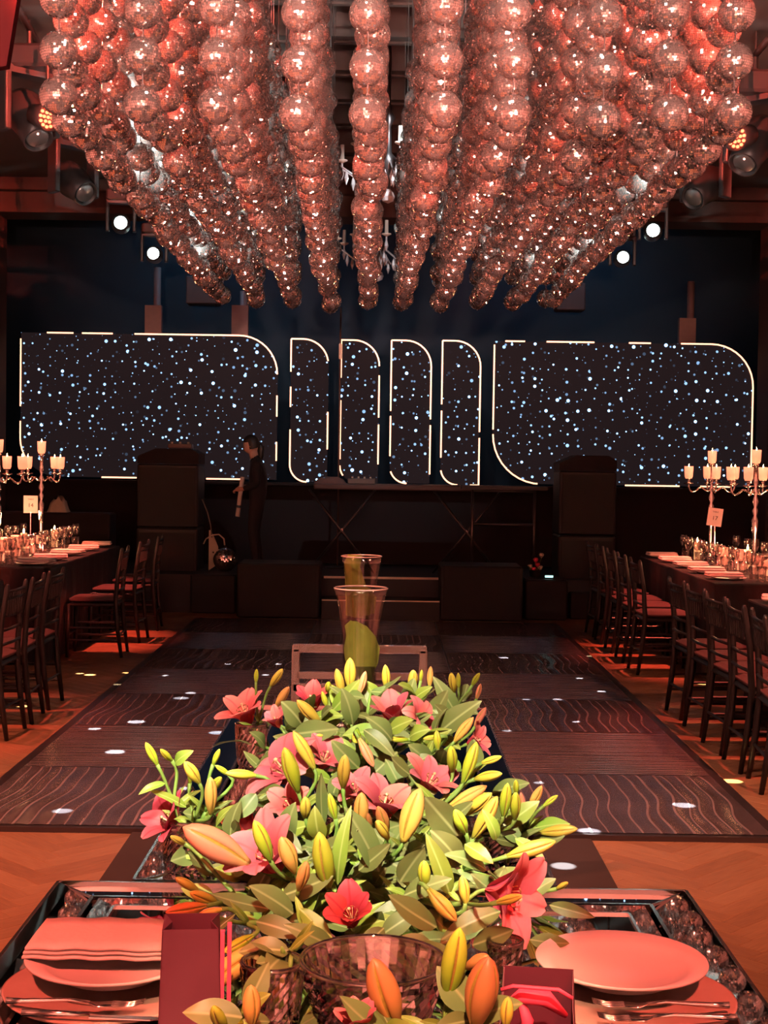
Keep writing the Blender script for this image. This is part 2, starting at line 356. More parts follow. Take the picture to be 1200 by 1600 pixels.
def tag(o, label, cat, group=None, kind=None):
    o['label'] = label; o['category'] = cat
    if group: o['group'] = group
    if kind: o['kind'] = kind
    return o
def thing(name, label, cat, loc=(0, 0, 0), rz=0, group=None):
    o = bpy.data.objects.new(name, None); COL.objects.link(o); o.location = loc; o.rotation_euler = (0, 0, rz); o.empty_display_size = .05
    return tag(o, label, cat, group)
def struct(name, mb, m, label=None):
    o = mb.build(name, m); o['kind'] = 'structure'
    if label: o['label'] = label
    return o
def kids(o): return [c for c in o.children]
def copy_tree(o, parent=None):
    c = o.copy(); COL.objects.link(c); c.parent = parent
    for ch in list(o.children): copy_tree(ch, c)
    return c
ORD = ['first','second','third','fourth','fifth','sixth','seventh','eighth','ninth','tenth','eleventh','twelfth','thirteenth','fourteenth','fifteenth','sixteenth','seventeenth','eighteenth','nineteenth','twentieth','twenty-first','twenty-second']

# ------------------------------------------------------------------ the room
DX0, DX1, DY0, DY1 = -1.82, 1.69, 6.13, 14.32
floor = struct('floor', MB().box((0, 6.5, -.08), (12, 25, .13)), mat('floor_bed', (.06, .03, .02), .8), 'herringbone oak parquet floor')
def plank_mesh(name, L, W):
    g = .0004; h = .014
    v = [(g, g, -h), (L-g, g, -h), (L-g, W-g, -h), (g, W-g, -h), (g, g, -.001), (L-g, g, -.001), (L-g, W-g, -.001), (g, W-g, -.001), (g+.002, g+.002, 0), (L-g-.002, g+.002, 0), (L-g-.002, W-g-.002, 0), (g+.002, W-g-.002, 0)]
    f = [(8, 9, 10, 11)] + [(a, (a+1) % 4, 4+(a+1) % 4, 4+a) for a in range(4)] + [(4+a, 4+(a+1) % 4, 8+(a+1) % 4, 8+a) for a in range(4)]
    return v, f
PL, PW = .45, .09
pv, pf = plank_mesh('plank', PL, PW)
def with_uv(me, uvs, rnd=None):
    l = me.uv_layers.new(name='grain')
    l.data.foreach_set('uv', [c for p in me.polygons for i in p.vertices for c in uvs[i]])
    if rnd is not None:
        a = me.attributes.new('piece', 'FLOAT', 'POINT'); a.data.foreach_set('value', rnd)
pme = bpy.data.meshes.new('plank'); pme.from_pydata(pv, [], pf); pme.materials.append(M_parquet); with_uv(pme, [(p[0], p[1]) for p in pv])
planks = []
for s_ in range(-28, 29):
    for k in range(-150, 260):
        for o_ in (0, 1):
            ox, oy = k*PW + s_*PL, k*PW - s_*PL
            if o_: ox += PL + PW; oy += PW - PL; a = PI/2
            else: a = 0
            # rotate the pattern 45 degrees so that the zigzag runs along the room
            c, s = math.cos(PI/4), math.sin(PI/4)
            x, y = c*ox - s*oy, s*ox + c*oy
            ang = a + PI/4
            mx_, my_ = x + math.cos(ang)*PL/2 - math.sin(ang)*PW/2, y + math.sin(ang)*PL/2 + math.cos(ang)*PW/2
            if not (-4.7 < mx_ < 4.7 and 3.4 < my_ < 15.3): continue
            if DX0+.3 < mx_ < DX1-.3 and DY0+.3 < my_ < DY1-.3: continue
            if -.8 < mx_ < .65 and my_ < DY0: continue
            planks.append((x, y, ang, mx_, my_))
def seen(p):
    px, py = proj((p[3], p[4], 0))
    vis = 0 < px < 1200 and py < 1600 and ((p[4] < DY0 and (p[3] < -1.05 or p[3] > .9)) or (p[4] >= DY0 and (p[3] < DX0 or p[3] > DX1)))
    return vis
planks.sort(key=lambda p: (not seen(p), p[4]))
for p in planks[:295]:
    o = link('plank', pme, floor, (p[0], p[1], 0), p[2])
av, af, auv, ar = [], [], [], []
for p in planks[295:]:
    c, s = math.cos(p[2]), math.sin(p[2]); n = len(av); r0 = rng.random()
    for q in pv:
        av.append((p[0]+c*q[0]-s*q[1], p[1]+s*q[0]+c*q[1], q[2])); auv.append((q[0]+r0*7, q[1]+r0*3)); ar.append(r0)
    af += [tuple(i+n for i in q) for q in pf]
me = bpy.data.meshes.new('distant_planks'); me.from_pydata(av, [], af); me.materials.append(M_parquet); with_uv(me, auv, ar)
o = link('distant_planks', me, floor); o['kind'] = 'stuff'

struct('wall_left', MB().box((-6.05, 6.5, 2.7), (.12, 25, 5.6)), mat('side_wall', (.42, .24, .2), .8))
struct('wall_right', MB().box((6.05, 6.5, 2.7), (.12, 25, 5.6)), mat('side_wall', (.42, .24, .2), .8))
struct('wall_rear', MB().box((0, -5.9, 2.7), (12, .12, 5.6)), mat('rear_wall', (.62, .36, .31), .8))
struct('wall_back', MB().box((0, 18.9, 2.7), (12, .12, 5.6)), M_navy)
ceil = struct('ceiling', MB().box((0, 6.5, 5.6), (12.2, 25, .12)), M_ceil)
for i in range(9):
    y = 8.2 + i*1.05
    b = MB().box((0, y, 5.36), (4.6, .16, .3)).box((0, y-.1, 5.22), (4.6, .05, .06)).box((0, y+.1, 5.22), (4.6, .05, .06))
    b.build('beam', mat('ceiling_beam', (.025, .016, .014), .5), ceil)
# proscenium round the stage: jambs, lintel and cornice
pro = struct('wall_proscenium', MB().box((-5.25, 16.55, 2.2), (1.66, .5, 4.4)).box((5.2, 16.55, 2.2), (1.76, .5, 4.4)).box((0, 16.55, 4.98), (12, .5, 1.25)), M_brown)
for z, d in ((4.38, .06), (4.62, .12), (4.95, .2), (5.05, .28)):
    MB().box((0, 16.28-d/2, z), (12, d, .07)).build('cornice_moulding', M_brown, pro)
for sx in (-1, 1):
    x0 = -4.42 if sx < 0 else 4.32
    for k in range(3):
        MB().box((x0+sx*(.03+.13*k), 16.27, 2.2), (.05, .06, 4.4)).build('pilaster_strip', M_brown, pro)
    struct('trim_%d' % (1 if sx < 0 else 2), MB().box((sx*3.6, 12.2, 4.84), (2.6, 8.2, .18)).box((sx*2.33, 12.2, 4.96), (.08, 8.2, .36)), M_soffit)

# dance floor with 21 ribbed panels
dance = MB().box(((DX0+DX1)/2, (DY0+DY1)/2, .006), (DX1-DX0+.10, DY1-DY0+.06, .034)).build('dance_floor', M_dancetrim)
tag(dance, 'dark ribbed panel dance floor in front of the stage', 'dance floor'); dance['kind'] = 'structure'
TS = 1.17
def rib_mesh(wavy):
    """veneer panel whose raised grain lines run along its length"""
    r = random.Random(3 if wavy else 4); half = TS/2-.004; nv = 36 if wavy else 8
    cen = []; x = -half+.03
    while x < half-.03: cen.append((x, r.uniform(.6, 1.3), r.uniform(-.3, .3))); x += r.uniform(.045, .085) if wavy else r.uniform(.03, .055)
    us = [(-half, 0, 0, 0)]
    for c, wd, ph in cen:
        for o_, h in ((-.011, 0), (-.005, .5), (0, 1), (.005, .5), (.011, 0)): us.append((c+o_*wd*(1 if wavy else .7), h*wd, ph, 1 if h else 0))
    us.append((half, 0, 0, 0)); nu = len(us); v = []; f = []; mi = []
    for j in range(nv):
        t = -half+2*half*j/(nv-1)
        for u, h, ph, k in us:
            sft = (.026*math.sin(t*4.6+.4+ph)+.007*math.sin(t*12+1.1+ph*3)) if wavy else .003*math.sin(t*6+ph*4)
            if abs(u) > half-.001: sft = 0
            e = 1 if 0 < j < nv-1 else 0
            v.append((max(-half, min(half, u+sft)), t, .0022*h*e))
    for j in range(nv-1):
        for i in range(nu-1):
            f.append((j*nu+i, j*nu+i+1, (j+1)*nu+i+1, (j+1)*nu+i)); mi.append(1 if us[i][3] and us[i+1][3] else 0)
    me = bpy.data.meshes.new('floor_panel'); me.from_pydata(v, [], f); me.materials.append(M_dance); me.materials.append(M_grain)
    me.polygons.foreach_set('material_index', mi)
    me.polygons.foreach_set('use_smooth', [True]*len(me.polygons)); return me
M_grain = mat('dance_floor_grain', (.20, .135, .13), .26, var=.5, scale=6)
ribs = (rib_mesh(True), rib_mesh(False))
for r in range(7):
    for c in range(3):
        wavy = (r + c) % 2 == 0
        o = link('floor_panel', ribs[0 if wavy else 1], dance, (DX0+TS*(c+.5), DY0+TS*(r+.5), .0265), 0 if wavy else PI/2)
MB().box((-.075, 5.05, .004), (1.96, 2.1, .008)).build('trim_3', M_mat)['kind'] = 'structure'
bpy.data.objects['trim_3']['label'] = 'black runner mat on the parquet under the mirrored tables'

# ------------------------------------------------------------------ stage
stage = MB().box((0, 16.9, .2), (9.6, 3.7, .4)).build('stage', M_black)
tag(stage, 'low black stage platform below the star screens', 'stage'); stage['kind'] = 'structure'
steps = thing('stage_steps', 'dark stage steps with pale nosing between the two subwoofers', 'steps', (-.02, 14.9, 0))
for k, (z, y, d) in enumerate(((.20, -.075, .42),)):
    MB().box((0, y, z/2), (1.2, d, z)).build('tread', M_black, steps)
for z, y in ((.205, -.29), (.405, .14)):
    MB().box((0, y, z-.01), (1.2, .012, .024 if z > .3 else .012)).build('nosing', mat('pale_nosing', (.95, .75, .6), .5), steps)
struct('trim_4', MB().box((0, 17.06, .87), (9.4, .06, .96)).box((0, 16.94, 1.335), (9.4, .3, .03)), M_cloth, 'black draped fascia below the star screens')

def outline(x0, x1, z0, z1, rt, rb, n=10):
    """panel outline: square top left and bottom right, round top right and bottom left; returns edge name -> polyline"""
    tr = [(x1-rt+rt*math.sin(a), z1-rt+rt*math.cos(a)) for a in (PI/2*k/n for k in range(n+1))]
    bl = [(x0+rb-rb*math.sin(a), z0+rb-rb*math.cos(a)) for a in (PI/2*k/n for k in range(n+1))]
    return dict(L=[(x0, z0+rb), (x0, z1)], T=[(x0, z1), (x1-rt, z1)], C=tr, R=[(x1, z0), (x1, z1-rt)], B=[(x0+rb, z0), (x1, z0)], D=bl)
panels = [
    ('wide star screen with a glowing outline behind the person', -4.30, -1.28, 1.38, 3.07, .45, .45,
     [('L', .30, .94), ('L', 0, .16), ('D', 0.6, 1), ('T', .12, .24), ('T', .28, .42), ('T', .52, 1), ('C', 0, 1), ('R', .60, .80), ('R', .18, .36), ('B', .2, .36), ('B', .68, .84)]),
    ('narrow arched star screen, first from the left wide screen', -1.12, -.68, 1.36, 3.04, .30, .2,
     [('L', .74, 1), ('L', .46, .62), ('L', 0, .28), ('D', 0, 1), ('T', 0, 1), ('C', 0, .9), ('R', .28, .6)]),
    ('narrow arched star screen, second from the left wide screen', -.53, -.08, 1.36, 3.035, .30, .2,
     [('L', .7, 1), ('L', .05, .52), ('D', .6, 1), ('T', 0, 1), ('C', 0, 1), ('R', .56, .92), ('R', .16, .5)]),
    ('narrow arched star screen, third from the left wide screen', .06, .53, 1.36, 3.04, .30, .2,
     [('L', .44, 1), ('L', .08, .40), ('D', 0, .8), ('T', 0, 1), ('C', 0, 1), ('R', .55, 1), ('R', .08, .5)]),
    ('narrow arched star screen beside the right wide screen', .66, 1.11, 1.35, 3.045, .30, .2,
     [('L', .5, 1), ('L', .08, .45), ('D', 0, .9), ('T', 0, 1), ('C', 0, 1), ('R', .45, 1), ('R', 0, .40), ('B', .6, 1)]),
    ('wide star screen with a glowing outline on the right', 1.27, 4.32, 1.375, 3.05, .5, .58,
     [('L', .05, .96), ('D', .05, 1), ('T', .05, .14), ('T', .24, .46), ('T', .62, .72), ('T', .86, 1), ('C', 0, 1), ('R', .04, 1), ('B', .12, .2), ('B', .4, .66), ('B', .76, .9)])]
for lab, x0, x1, z0, z1, rt, rb, lit in panels:
    e = outline(x0, x1, z0, z1, rt, rb); cx = (x0+x1)/2
    scr = thing('led_screen', lab, 'screen', (cx, 17.0, z0), 0, 'star screens behind the stage')
    poly = [(p-cx, q-z0) for p, q in e['T'] + e['C'][1:] + [(x1, z0)] + [(x0+rb, z0)] + e['D'][-2::-1][::1]]
    poly = [(p-cx, q-z0) for p, q in [(x0, z1)] + e['C'] + [(x1, z0)] + e['D']]
    # D runs bottom -> left, ends on the left edge
    MB().prism(poly, 1, 0, .05).build('display', M_screen, scr)
    MB().prism([(p*1.0, q) for p, q in poly], 1, .051, .09).build('backing', M_frame, scr)
    for k, a, b in lit:
        pl = [Vector((p-cx, -.012, q-z0)) for p, q in e[k]]
        ls = [0]
        for i in range(1, len(pl)): ls.append(ls[-1] + (pl[i]-pl[i-1]).length)
        T = ls[-1]; m0, m1 = a*T, b*T
        def pt(d):
            for i in range(1, len(pl)):
                if d <= ls[i]+1e-9: return pl[i-1].lerp(pl[i], (d-ls[i-1])/(ls[i]-ls[i-1]))
            return pl[-1]
        path = [pt(m0)] + [pl[i] for i in range(len(pl)) if m0 < ls[i] < m1] + [pt(m1)]
        MB().tube(path, .0092, 6).build('led_strip', M_neon, scr)

# stage equipment ---------------------------------------------------
def speaker(name, lab, px0, px1, ptop, Y, zb, depth, dome=False, cat='speaker'):
    a, b = at(px0, ptop, Y), at(px1, ptop, Y); wd = b.x-a.x; h = (a.z+b.z)/2 - zb
    t = thing(name, lab, cat, ((a.x+b.x)/2, Y+depth/2, zb))
    MB().rbox((0, 0, h/2), (wd, depth, h), .03).build('cabinet', M_black, t)
    MB().rbox((0, -depth/2, h/2), (wd*.92, .02, h*.94), .006).build('grille', mat('speaker_grille', (.013, .011, .010), .7, bump=.4, scale=200), t)
    return t
speaker('subwoofer', 'dark subwoofer box left of the stage steps', 370, 500, 881, 14.62, 0, .62)
speaker('subwoofer', 'dark subwoofer box right of the stage steps', 688, 818, 885, 14.62, 0, .62)
speaker('speaker_cabinet', 'lower black box between left speaker tower and subwoofer', 297, 370, 898, 15.0, 0, .5)
speaker('speaker_cabinet', 'lower black box right of the right subwoofer', 820, 888, 906, 14.8, 0, .5)
b2 = speaker('flight_case', 'dark flight case marked with the number 2', 890, 946, 926, 14.95, 0, .4, cat='case')
def text(s, size, m, parent, loc, rot=(PI/2, 0, 0), name='lettering', ext=.0004):
    c = bpy.data.curves.new(name, 'FONT'); c.body = s; c.size = size; c.align_x = 'CENTER'; c.align_y = 'CENTER'; c.extrude = ext
    c.materials.append(m); tmp = bpy.data.objects.new(name, c); COL.objects.link(tmp); bpy.context.view_layer.update()
    me = bpy.data.meshes.new_from_object(tmp.evaluated_get(bpy.context.evaluated_depsgraph_get())); bpy.data.objects.remove(tmp)
    o = bpy.data.objects.new(name, me); COL.objects.link(o); o.parent = parent; o.location = loc; o.rotation_euler = rot
    return o
text('2', .075, M_pale, b2, (.12, -.213, .13))
def tower(lab, px0, px1, ptop, Y):
    a, b = at(px0, ptop, Y), at(px1, ptop, Y); wd = b.x-a.x; h = a.z
    t = thing('speaker_tower', lab, 'speaker', ((a.x+b.x)/2, Y+.3, 0))
    MB().rbox((0, 0, h*.25), (wd, .6, h*.5), .03).build('bass_cabinet', M_black, t)
    MB().rbox((0, 0, h*.5+.005+h*.2), (wd, .58, h*.4), .03).build('top_cabinet', M_black, t)
    MB().prism([(-wd/2, h*.905), (wd/2, h*.905), (wd/2, h*.97), (wd*.36, h), (-wd*.2, h), (-wd/2, h*.95)], 1, -.27, .27).build('cover', M_cloth, t)
    for z, s in ((h*.25, h*.44), (h*.7, h*.36)):
        MB().rbox((0, -.305, z), (wd*.9, .02, s), .006).build('grille', mat('speaker_grille', (.013, .011, .010), .7), t)
    return t, h
tl, th = tower('tall black speaker tower left of the stage', 214, 310, 700, 15.55)
tr_, _ = tower('tall black speaker tower right of the stage', 875, 965, 711, 15.3)
pj = thing('small_amplifier', 'small amplifier box on top of the left speaker tower', 'amplifier', (tl.location.x+.1, 15.85, th+.001))
MB().rbox((0, 0, .03), (.26, .2, .05), .01).build('case', mat('amp_case', (.14, .09, .07), .5), pj)
for dx in (-.09, 0, .09): MB().lathe([(.014, 0), (.014, .02), (0, .02)], 10, (dx, -.06, .055)).build('knob', M_pale, pj, True)

# DJ table with crossed legs
dj = thing('dj_table', 'long dark folding table with crossed legs on stage', 'table', (at(632, 760, 15.9).x, 15.9, .4))
zt = at(632, 757, 15.9).z - .4
MB().rbox((0, 0, zt-.03), (1.98, .6, .06), .02).build('tabletop', mat('dj_top', (.05, .028, .026), .5), dj)
for cx in (-.68, .68):
    for s in (-1, 1):
        MB().tube([(cx+s*.36, -.25, zt-.06), (cx-s*.36, -.22+.04*s, .0)], .014, 8).build('leg', M_steel, dj, True)
    MB().lathe([(0, -.01), (.018, -.01), (.018, .01), (0, .01)], 10, (cx, -.255, zt*.48), Matrix.Rotation(PI/2, 3, 'X')).build('pivot', M_silver, dj)
def crumpled(name, lab, loc, d, m, cat):
    r = random.Random(len(lab)); mb = MB(); n = 9; v = []
    for j in range(n):
        for i in range(n):
            u, q = i/(n-1)-.5, j/(n-1)-.5; e = max(0, 1-(2.1*max(abs(u), abs(q)))**4)
            v.append((u*d[0], q*d[1], e*d[2]*(.45+.55*r.random())))
    v += [(-d[0]/2, -d[1]/2, 0)]
    mb.add(v, [(j*n+i, j*n+i+1, (j+1)*n+i+1, (j+1)*n+i) for j in range(n-1) for i in range(n-1)])
    o = mb.build(name, m, None, True, loc); return tag(o, lab, cat)
crumpled('crumpled_cloth', 'crumpled brown cloth on the left end of the DJ table', (at(516, 752, 15.8).x, 15.8, zt+.401), (.36, .3, .085), mat('brown_cloth', (.16, .09, .08), .9), 'cloth')
mix = thing('mixer', 'small grey mixer on the DJ table', 'mixer', (at(565, 752, 15.8).x, 15.8, zt+.401))
MB().rbox((0, 0, .03), (.3, .26, .06), .01).build('case', mat('mixer_case', (.1, .085, .08), .5), mix)
for i in range(4): MB().lathe([(.012, 0), (.01, .02), (0, .02)], 8, (-.1+.066*i, -.06, .06)).build('knob', M_pale, mix, True)
# keyboard stand frame on the right of the stage
ks = thing('stand_frame', 'thin dark metal stand frame right of the DJ table', 'stand', (at(786, 830, 15.3).x, 15.3, .4))
hz = at(786, 765, 15.3).z-.4
for sx in (-.33, .33):
    MB().tube([(sx, 0, 0), (sx, 0, hz)], .016).build('post', M_steel, ks, True)
for z in (hz, hz*.62): MB().tube([(-.33, 0, z-.016), (.33, 0, z-.016)], .014).build('crossbar', M_steel, ks, True)
MB().box((0, .02, hz+.02), (.9, .34, .04)).build('shelf', M_black, ks)
# thin pole in front of the second arched screen
pole = thing('microphone_pole', 'thin tall dark pole in front of the arched screens', 'pole', (at(531, 600, 16.3).x, 16.3, .4))
MB().tube([(0, 0, .02), (0, 0, at(531, 480, 16.3).z-.4)], .010).build('shaft', mat('pole_metal', (.16, .09, .07), .4, .6), pole, True)
MB().lathe([(.0, 0), (.14, 0), (.14, .015), (.02, .03), (0, .03)], 20).build('base', M_black, pole, True)
MB().lathe([(0, -.02), (.018, 0), (.018, .16), (0, .18)], 12, (0, 0, at(531, 560, 16.3).z-.4)).build('clamp', M_pale, pole, True)
# posts of light trees behind the screens
for lab, px, p0, p1 in (('brown tripod post behind the left wide screen, nearest the wall', 246, 418, 540), ('brown tripod post behind the left wide screen, nearest the arches', 381, 455, 540), ('brown tripod post behind the right wide screen', 1080, 440, 560)):
    b0 = at(px, p0, 17.5)
    t = thing('light_stand', lab, 'stand', (b0.x, 17.5, .4))
    MB().tube([(0, 0, .3), (0, 0, b0.z-.4)], .045).build('post', mat('stand_wood', (.20, .10, .085), .6), t, True)
    MB().box((-.04, 0, at(px, p1-30, 17.5).z-.4), (.2, .1, .5)).build('bracket', mat('stand_wood', (.20, .10, .085), .6), t)
    for a in (0, 2.1, 4.2): MB().tube([(0, 0, .45), (.45*math.cos(a), .22*math.sin(a), .0)], .02).build('leg', M_steel, t, True)
# hung dark loudspeakers at the back
for lab, px, py, wd in (('dark box loudspeaker hanging over the left wide screen', 318, 455, .4), ('dark box loudspeaker hanging over the right wide screen', 890, 465, .36)):
    c = at(px, py, 18.0); t = thing('hanging_speaker', lab, 'speaker', (c.x, 18, c.z))
    MB().rbox((0, 0, 0), (wd, .3, .34), .02).build('cabinet', mat('hung_cabinet', (.05, .03, .03), .6), t)
    for s in (-1, 1): MB().tube([(s*wd*.4, 0, .17), (s*wd*.4, 0, 5.54-c.z)], .006).build('cable', M_steel, t)
# floor mirror ball, curved panel, cable, tape, flowers, lamp
def ball_mesh(seg=48, rings=24, R=1.0, seed=1):
    r = random.Random(seed); v = []; f = []; mi = []
    for j in range(1, rings-1):
        t0, t1 = PI*(j+.06)/rings, PI*(j+.94)/rings
        n = max(8, int(seg*math.sin(PI*(j+.5)/rings)+.5))
        for k in range(n):
            a0, a1 = 2*PI*(k+.06)/n, 2*PI*(k+.94)/n
            q = [Vector((math.sin(t)*math.cos(a), math.sin(t)*math.sin(a), math.cos(t))) for t, a in ((t0, a0), (t1, a0), (t1, a1), (t0, a1))]
            c = sum(q, Vector())/4; tw = Matrix.Rotation(r.gauss(0, .09), 3, 'X') @ Matrix.Rotation(r.gauss(0, .09), 3, 'Y') @ Matrix.Rotation(r.gauss(0, .03), 3, 'Z')
            b = len(v); v += [(c*1.004 + tw @ (p-c))*R for p in q]; f.append((b, b+1, b+2, b+3)); mi.append(0)
    # dark core
    b = len(v); S, N = 20, 10; ri = R*.975
    for j in range(N+1):
        for k in range(S):
            t, a = PI*j/N, 2*PI*k/S; v.append((ri*math.sin(t)*math.cos(a), ri*math.sin(t)*math.sin(a), ri*math.cos(t)))
    for j in range(N):
        for k in range(S): f.append((b+j*S+k, b+(j+1)*S+k, b+(j+1)*S+(k+1) % S, b+j*S+(k+1) % S)); mi.append(1)
    # hanging cap and bottom nub
    for z0, z1, rr in ((.97, 1.09, .12), (-1.10, -.97, .05)):
        b = len(v)
        for z in (z0, z1):
            for k in range(8): a = 2*PI*k/8; v.append((rr*R*math.cos(a), rr*R*math.sin(a), z*R))
        for k in range(8): f.append((b+k, b+(k+1) % 8, b+8+(k+1) % 8, b+8+k)); mi.append(1)
        f.append(tuple(b+k for k in range(8))[::-1]); mi.append(1); f.append(tuple(b+8+k for k in range(8))); mi.append(1)
    me = bpy.data.meshes.new('mirror_ball'); me.from_pydata(v, [], f); me.materials.append(M_tile); me.materials.append(M_grout)
    me.polygons.foreach_set('material_index', mi)
    import bmesh
    me.update(); return me
BR = .076
ballm = [ball_mesh(seed=s, R=BR) for s in (1, 2, 3, 4)]
p = at(352, 868, 15.5); o = link('floor_mirror_ball', ball_mesh(seed=9, R=.13), None, (p.x, 15.5, .4+.13)); tag(o, 'mirror ball resting on stage left of the subwoofer', 'mirror ball')
p = at(311, 892, 15.2)
t = thing('curved_panel', 'pale curved panel leaning by the left speaker tower', 'panel', (p.x+.05, 15.62, .4))
MB().prism([(0, 0), (.07, .05), (.105, .16), (.10, .26), (.06, .36), (.015, .44), (0, .44)], 1, -.012, .012).build('board', M_pale, t)
MB().lathe([(0, -.014), (.01, -.014), (.01, .014), (0, .014)], 10, (.05, 0, .2), Matrix.Rotation(PI/2, 3, 'X')).build('eyelet', M_black, t)
cp = [at(px, py, 15.5) for px, py in ((318, 850), (322, 842), (332, 836), (342, 835), (350, 842), (351, 852))]
cp = [c - Vector((0, 0, 0)) for c in cp]
tag(MB().tube(cp, .008, 6).build('cable_loop', M_pale, None, True), 'pale cable arching over the mirror ball on stage', 'cable')
cp = [at(px, py, 15.55) for px, py in ((316, 780), (324, 800), (329, 820), (331, 840))]
tag(MB().tube(cp, .007, 6).build('hanging_cable', mat('grey_cable', (.2, .17, .15), .5), None, True), 'grey cable hanging beside the left speaker tower', 'cable')
p = at(400, 862, 15.0)
t = thing('tape_dispenser', 'pale ring shaped handle lying behind the left subwoofer', 'handle', (p.x, 15.12, .401))
MB().tube([(.07*math.cos(a), 0, .005+.07*math.sin(a)) for a in (PI*k/10 for k in range(11))], .012).build('ring', M_pale, t, True)
MB().rbox((.02, 0, .015), (.2, .1, .03), .01).build('base', M_pale, t)
p = at(840, 862, 15.0)
t = thing('bouquet', 'small red and white bouquet on stage edge', 'bouquet', (p.x, 15.2, .4))
MB().lathe([(.05, 0), (.07, .09), (.06, .09)], 16).build('pot', M_black, t)
for i, (dx, dz, m) in enumerate(((0, .2, M_tissue), (.06, .25, M_pale), (-.06, .13, M_pale), (.05, .12, M_pale), (.02, .15, M_tissue), (-.02, .1, M_tissue))):
    q = MB().lathe([(.004, -.03), (.022, -.012), (.028, .008), (.016, .022), (.005, .012)], 10, (dx, -.03, dz)).build('blossom', m, t, True)
    MB().tube([(dx, -.03, dz-.03), (dx*.3, 0, .07)], .004, 5).build('stalk', M_stem, t)
p = at(860, 900, 14.8)
t = thing('small_stage_lamp', 'small cool lamp glowing on the box right of subwoofer', 'lamp', (p.x, 14.95, at(860, 906, 14.8).z+.001))
MB().rbox((0, 0, .02), (.1, .06, .04), .01).build('housing', M_black, t)
MB().rbox((0, -.033, .024), (.085, .006, .022), .002).build('lens', mat('cool_lens', (.8, 1, 1), .4, emit=(.4, .8, .75), estr=1.5), t)
crumpled('pale_cloth', 'pale folded cloth on the dark counter behind left candelabra', (at(92, 760, 15.95).x, 15.95, 1.001), (.22, .2, .2), M_pale, 'cloth')
ct = MB().rbox((-3.75, 15.95, .7), (1.5, .4, .6), .03).build('dark_counter', M_cloth); tag(ct, 'dark cloth covered counter on the left of the stage', 'counter')

# person on stage ---------------------------------------------------
def skin_mesh(name, verts, edges, radii, m, parent, root=0, sub=2):
    me = bpy.data.meshes.new(name); me.from_pydata(verts, edges, []); me.materials.append(m)
    o = bpy.data.objects.new(name, me); COL.objects.link(o); o.parent = parent
    md = o.modifiers.new('skin', 'SKIN'); md.use_smooth_shade = True
    for i, r in enumerate(radii):
        me.skin_vertices[0].data[i].radius = (r, r) if not hasattr(r, '__len__') else r
    me.skin_vertices[0].data[root].use_root = True
    sd = o.modifiers.new('subsurf', 'SUBSURF'); sd.levels = sub; sd.render_levels = sub
    return o
PY0 = 15.75
hp = at(392, 700, PY0)
per = thing('person', 'person in dark clothes looking down at a pale rolled sheet in both hands', 'person', (hp.x+.06, PY0, .4))
K = (at(392, 685, PY0).z - .4)/1.50      # crouched a little, facing left
def kp(x, y, z): return (x*K, y*K, z*K)
V = [kp(0.02, 0, .82), kp(.03, 0, 1.0), kp(.02, 0, 1.17), kp(-.01, 0, 1.27), kp(-.035, 0, 1.33),   # pelvis .. neck
     kp(.02, -.16, 1.20), kp(.03, -.20, .98), kp(-.13, -.14, .93),                                    # near arm
     kp(.02, .16, 1.20), kp(.03, .20, .98), kp(-.13, .10, .95),                                       # far arm
     kp(.02, -.09, .80), kp(-.03, -.10, .44), kp(.03, -.10, .07), kp(-.12, -.10, .03),
     kp(.02, .09, .80), kp(-.01, .10, .44), kp(.05, .10, .07), kp(-.10, .10, .03)]
E_ = [(0,1),(1,2),(2,3),(3,4),(2,5),(5,6),(6,7),(2,8),(8,9),(9,10),(0,11),(11,12),(12,13),(13,14),(0,15),(15,16),(16,17),(17,18)]
Rr = [(.12,.13),(.105,.12),(.11,.15),(.055,.06),.045,.058,.045,.032,.058,.045,.032,.085,.06,.045,.035,.085,.06,.045,.035]
Rr = [tuple(k*K for k in r) if hasattr(r, '__len__') else r*K for r in Rr]
skin_mesh('body', V, E_, Rr, M_shirt, per)
hd = MB()
hn, hm = 14, 20; v = []
hc = Vector(kp(-.06, 0, 1.415)); tilt = Matrix.Rotation(-.30, 3, 'Y')
for j in range(hn+1):
    for k in range(hm):
        t, a = PI*j/hn, 2*PI*k/hm
        x, y, z = math.sin(t)*math.cos(a), math.sin(t)*math.sin(a), math.cos(t)
        rx, ry, rz = .088, .070, .108
        fx = 1 - .16*max(0, -z)*(1 if x < 0 else 1.6)
        q = Vector((x*rx*fx, y*ry*(1-.25*max(0, -z)), z*rz))
        if x < -.55 and abs(y) < .35:                      # nose, brow and chin on the face side
            q.x -= .020*math.exp(-((z+.12)/.16)**2)*math.exp(-(y/.18)**2)
            q.x += .010*math.exp(-((z-.08)/.08)**2)*math.exp(-((abs(y)-.28)/.14)**2)
            q.x -= .006*math.exp(-((z+.45)/.08)**2)
        v.append(hc + tilt @ (q*K))
hd.add(v, [(j*hm+k, j*hm+(k+1) % hm, (j+1)*hm+(k+1) % hm, (j+1)*hm+k) for j in range(hn) for k in range(hm)])
hd.build('head', M_skin, per, True)
MB().tube([hc+Vector((.02*K, 0, -.05*K)), Vector(kp(-.015, 0, 1.26))], [.05*K, .055*K], 10).build('neck', M_skin, per, True)
hb = MB(); v = []
for j in range(11):
    for k in range(20):
        t, a = PI*.62*j/10, 2*PI*k/20
        x, y, z = math.sin(t)*math.cos(a), math.sin(t)*math.sin(a), math.cos(t)
        cut = 1.07 if x > -.25 or z > .55 else .9
        v.append(hc + tilt @ Vector((x*.094*cut+.008, y*.077*cut, z*.116*cut+.004))*K)
hb.add(v, [(j*20+k, j*20+(k+1) % 20, (j+1)*20+(k+1) % 20, (j+1)*20+k) for j in range(10) for k in range(20)])
hair = hb.build('hair', M_hair, per, True)
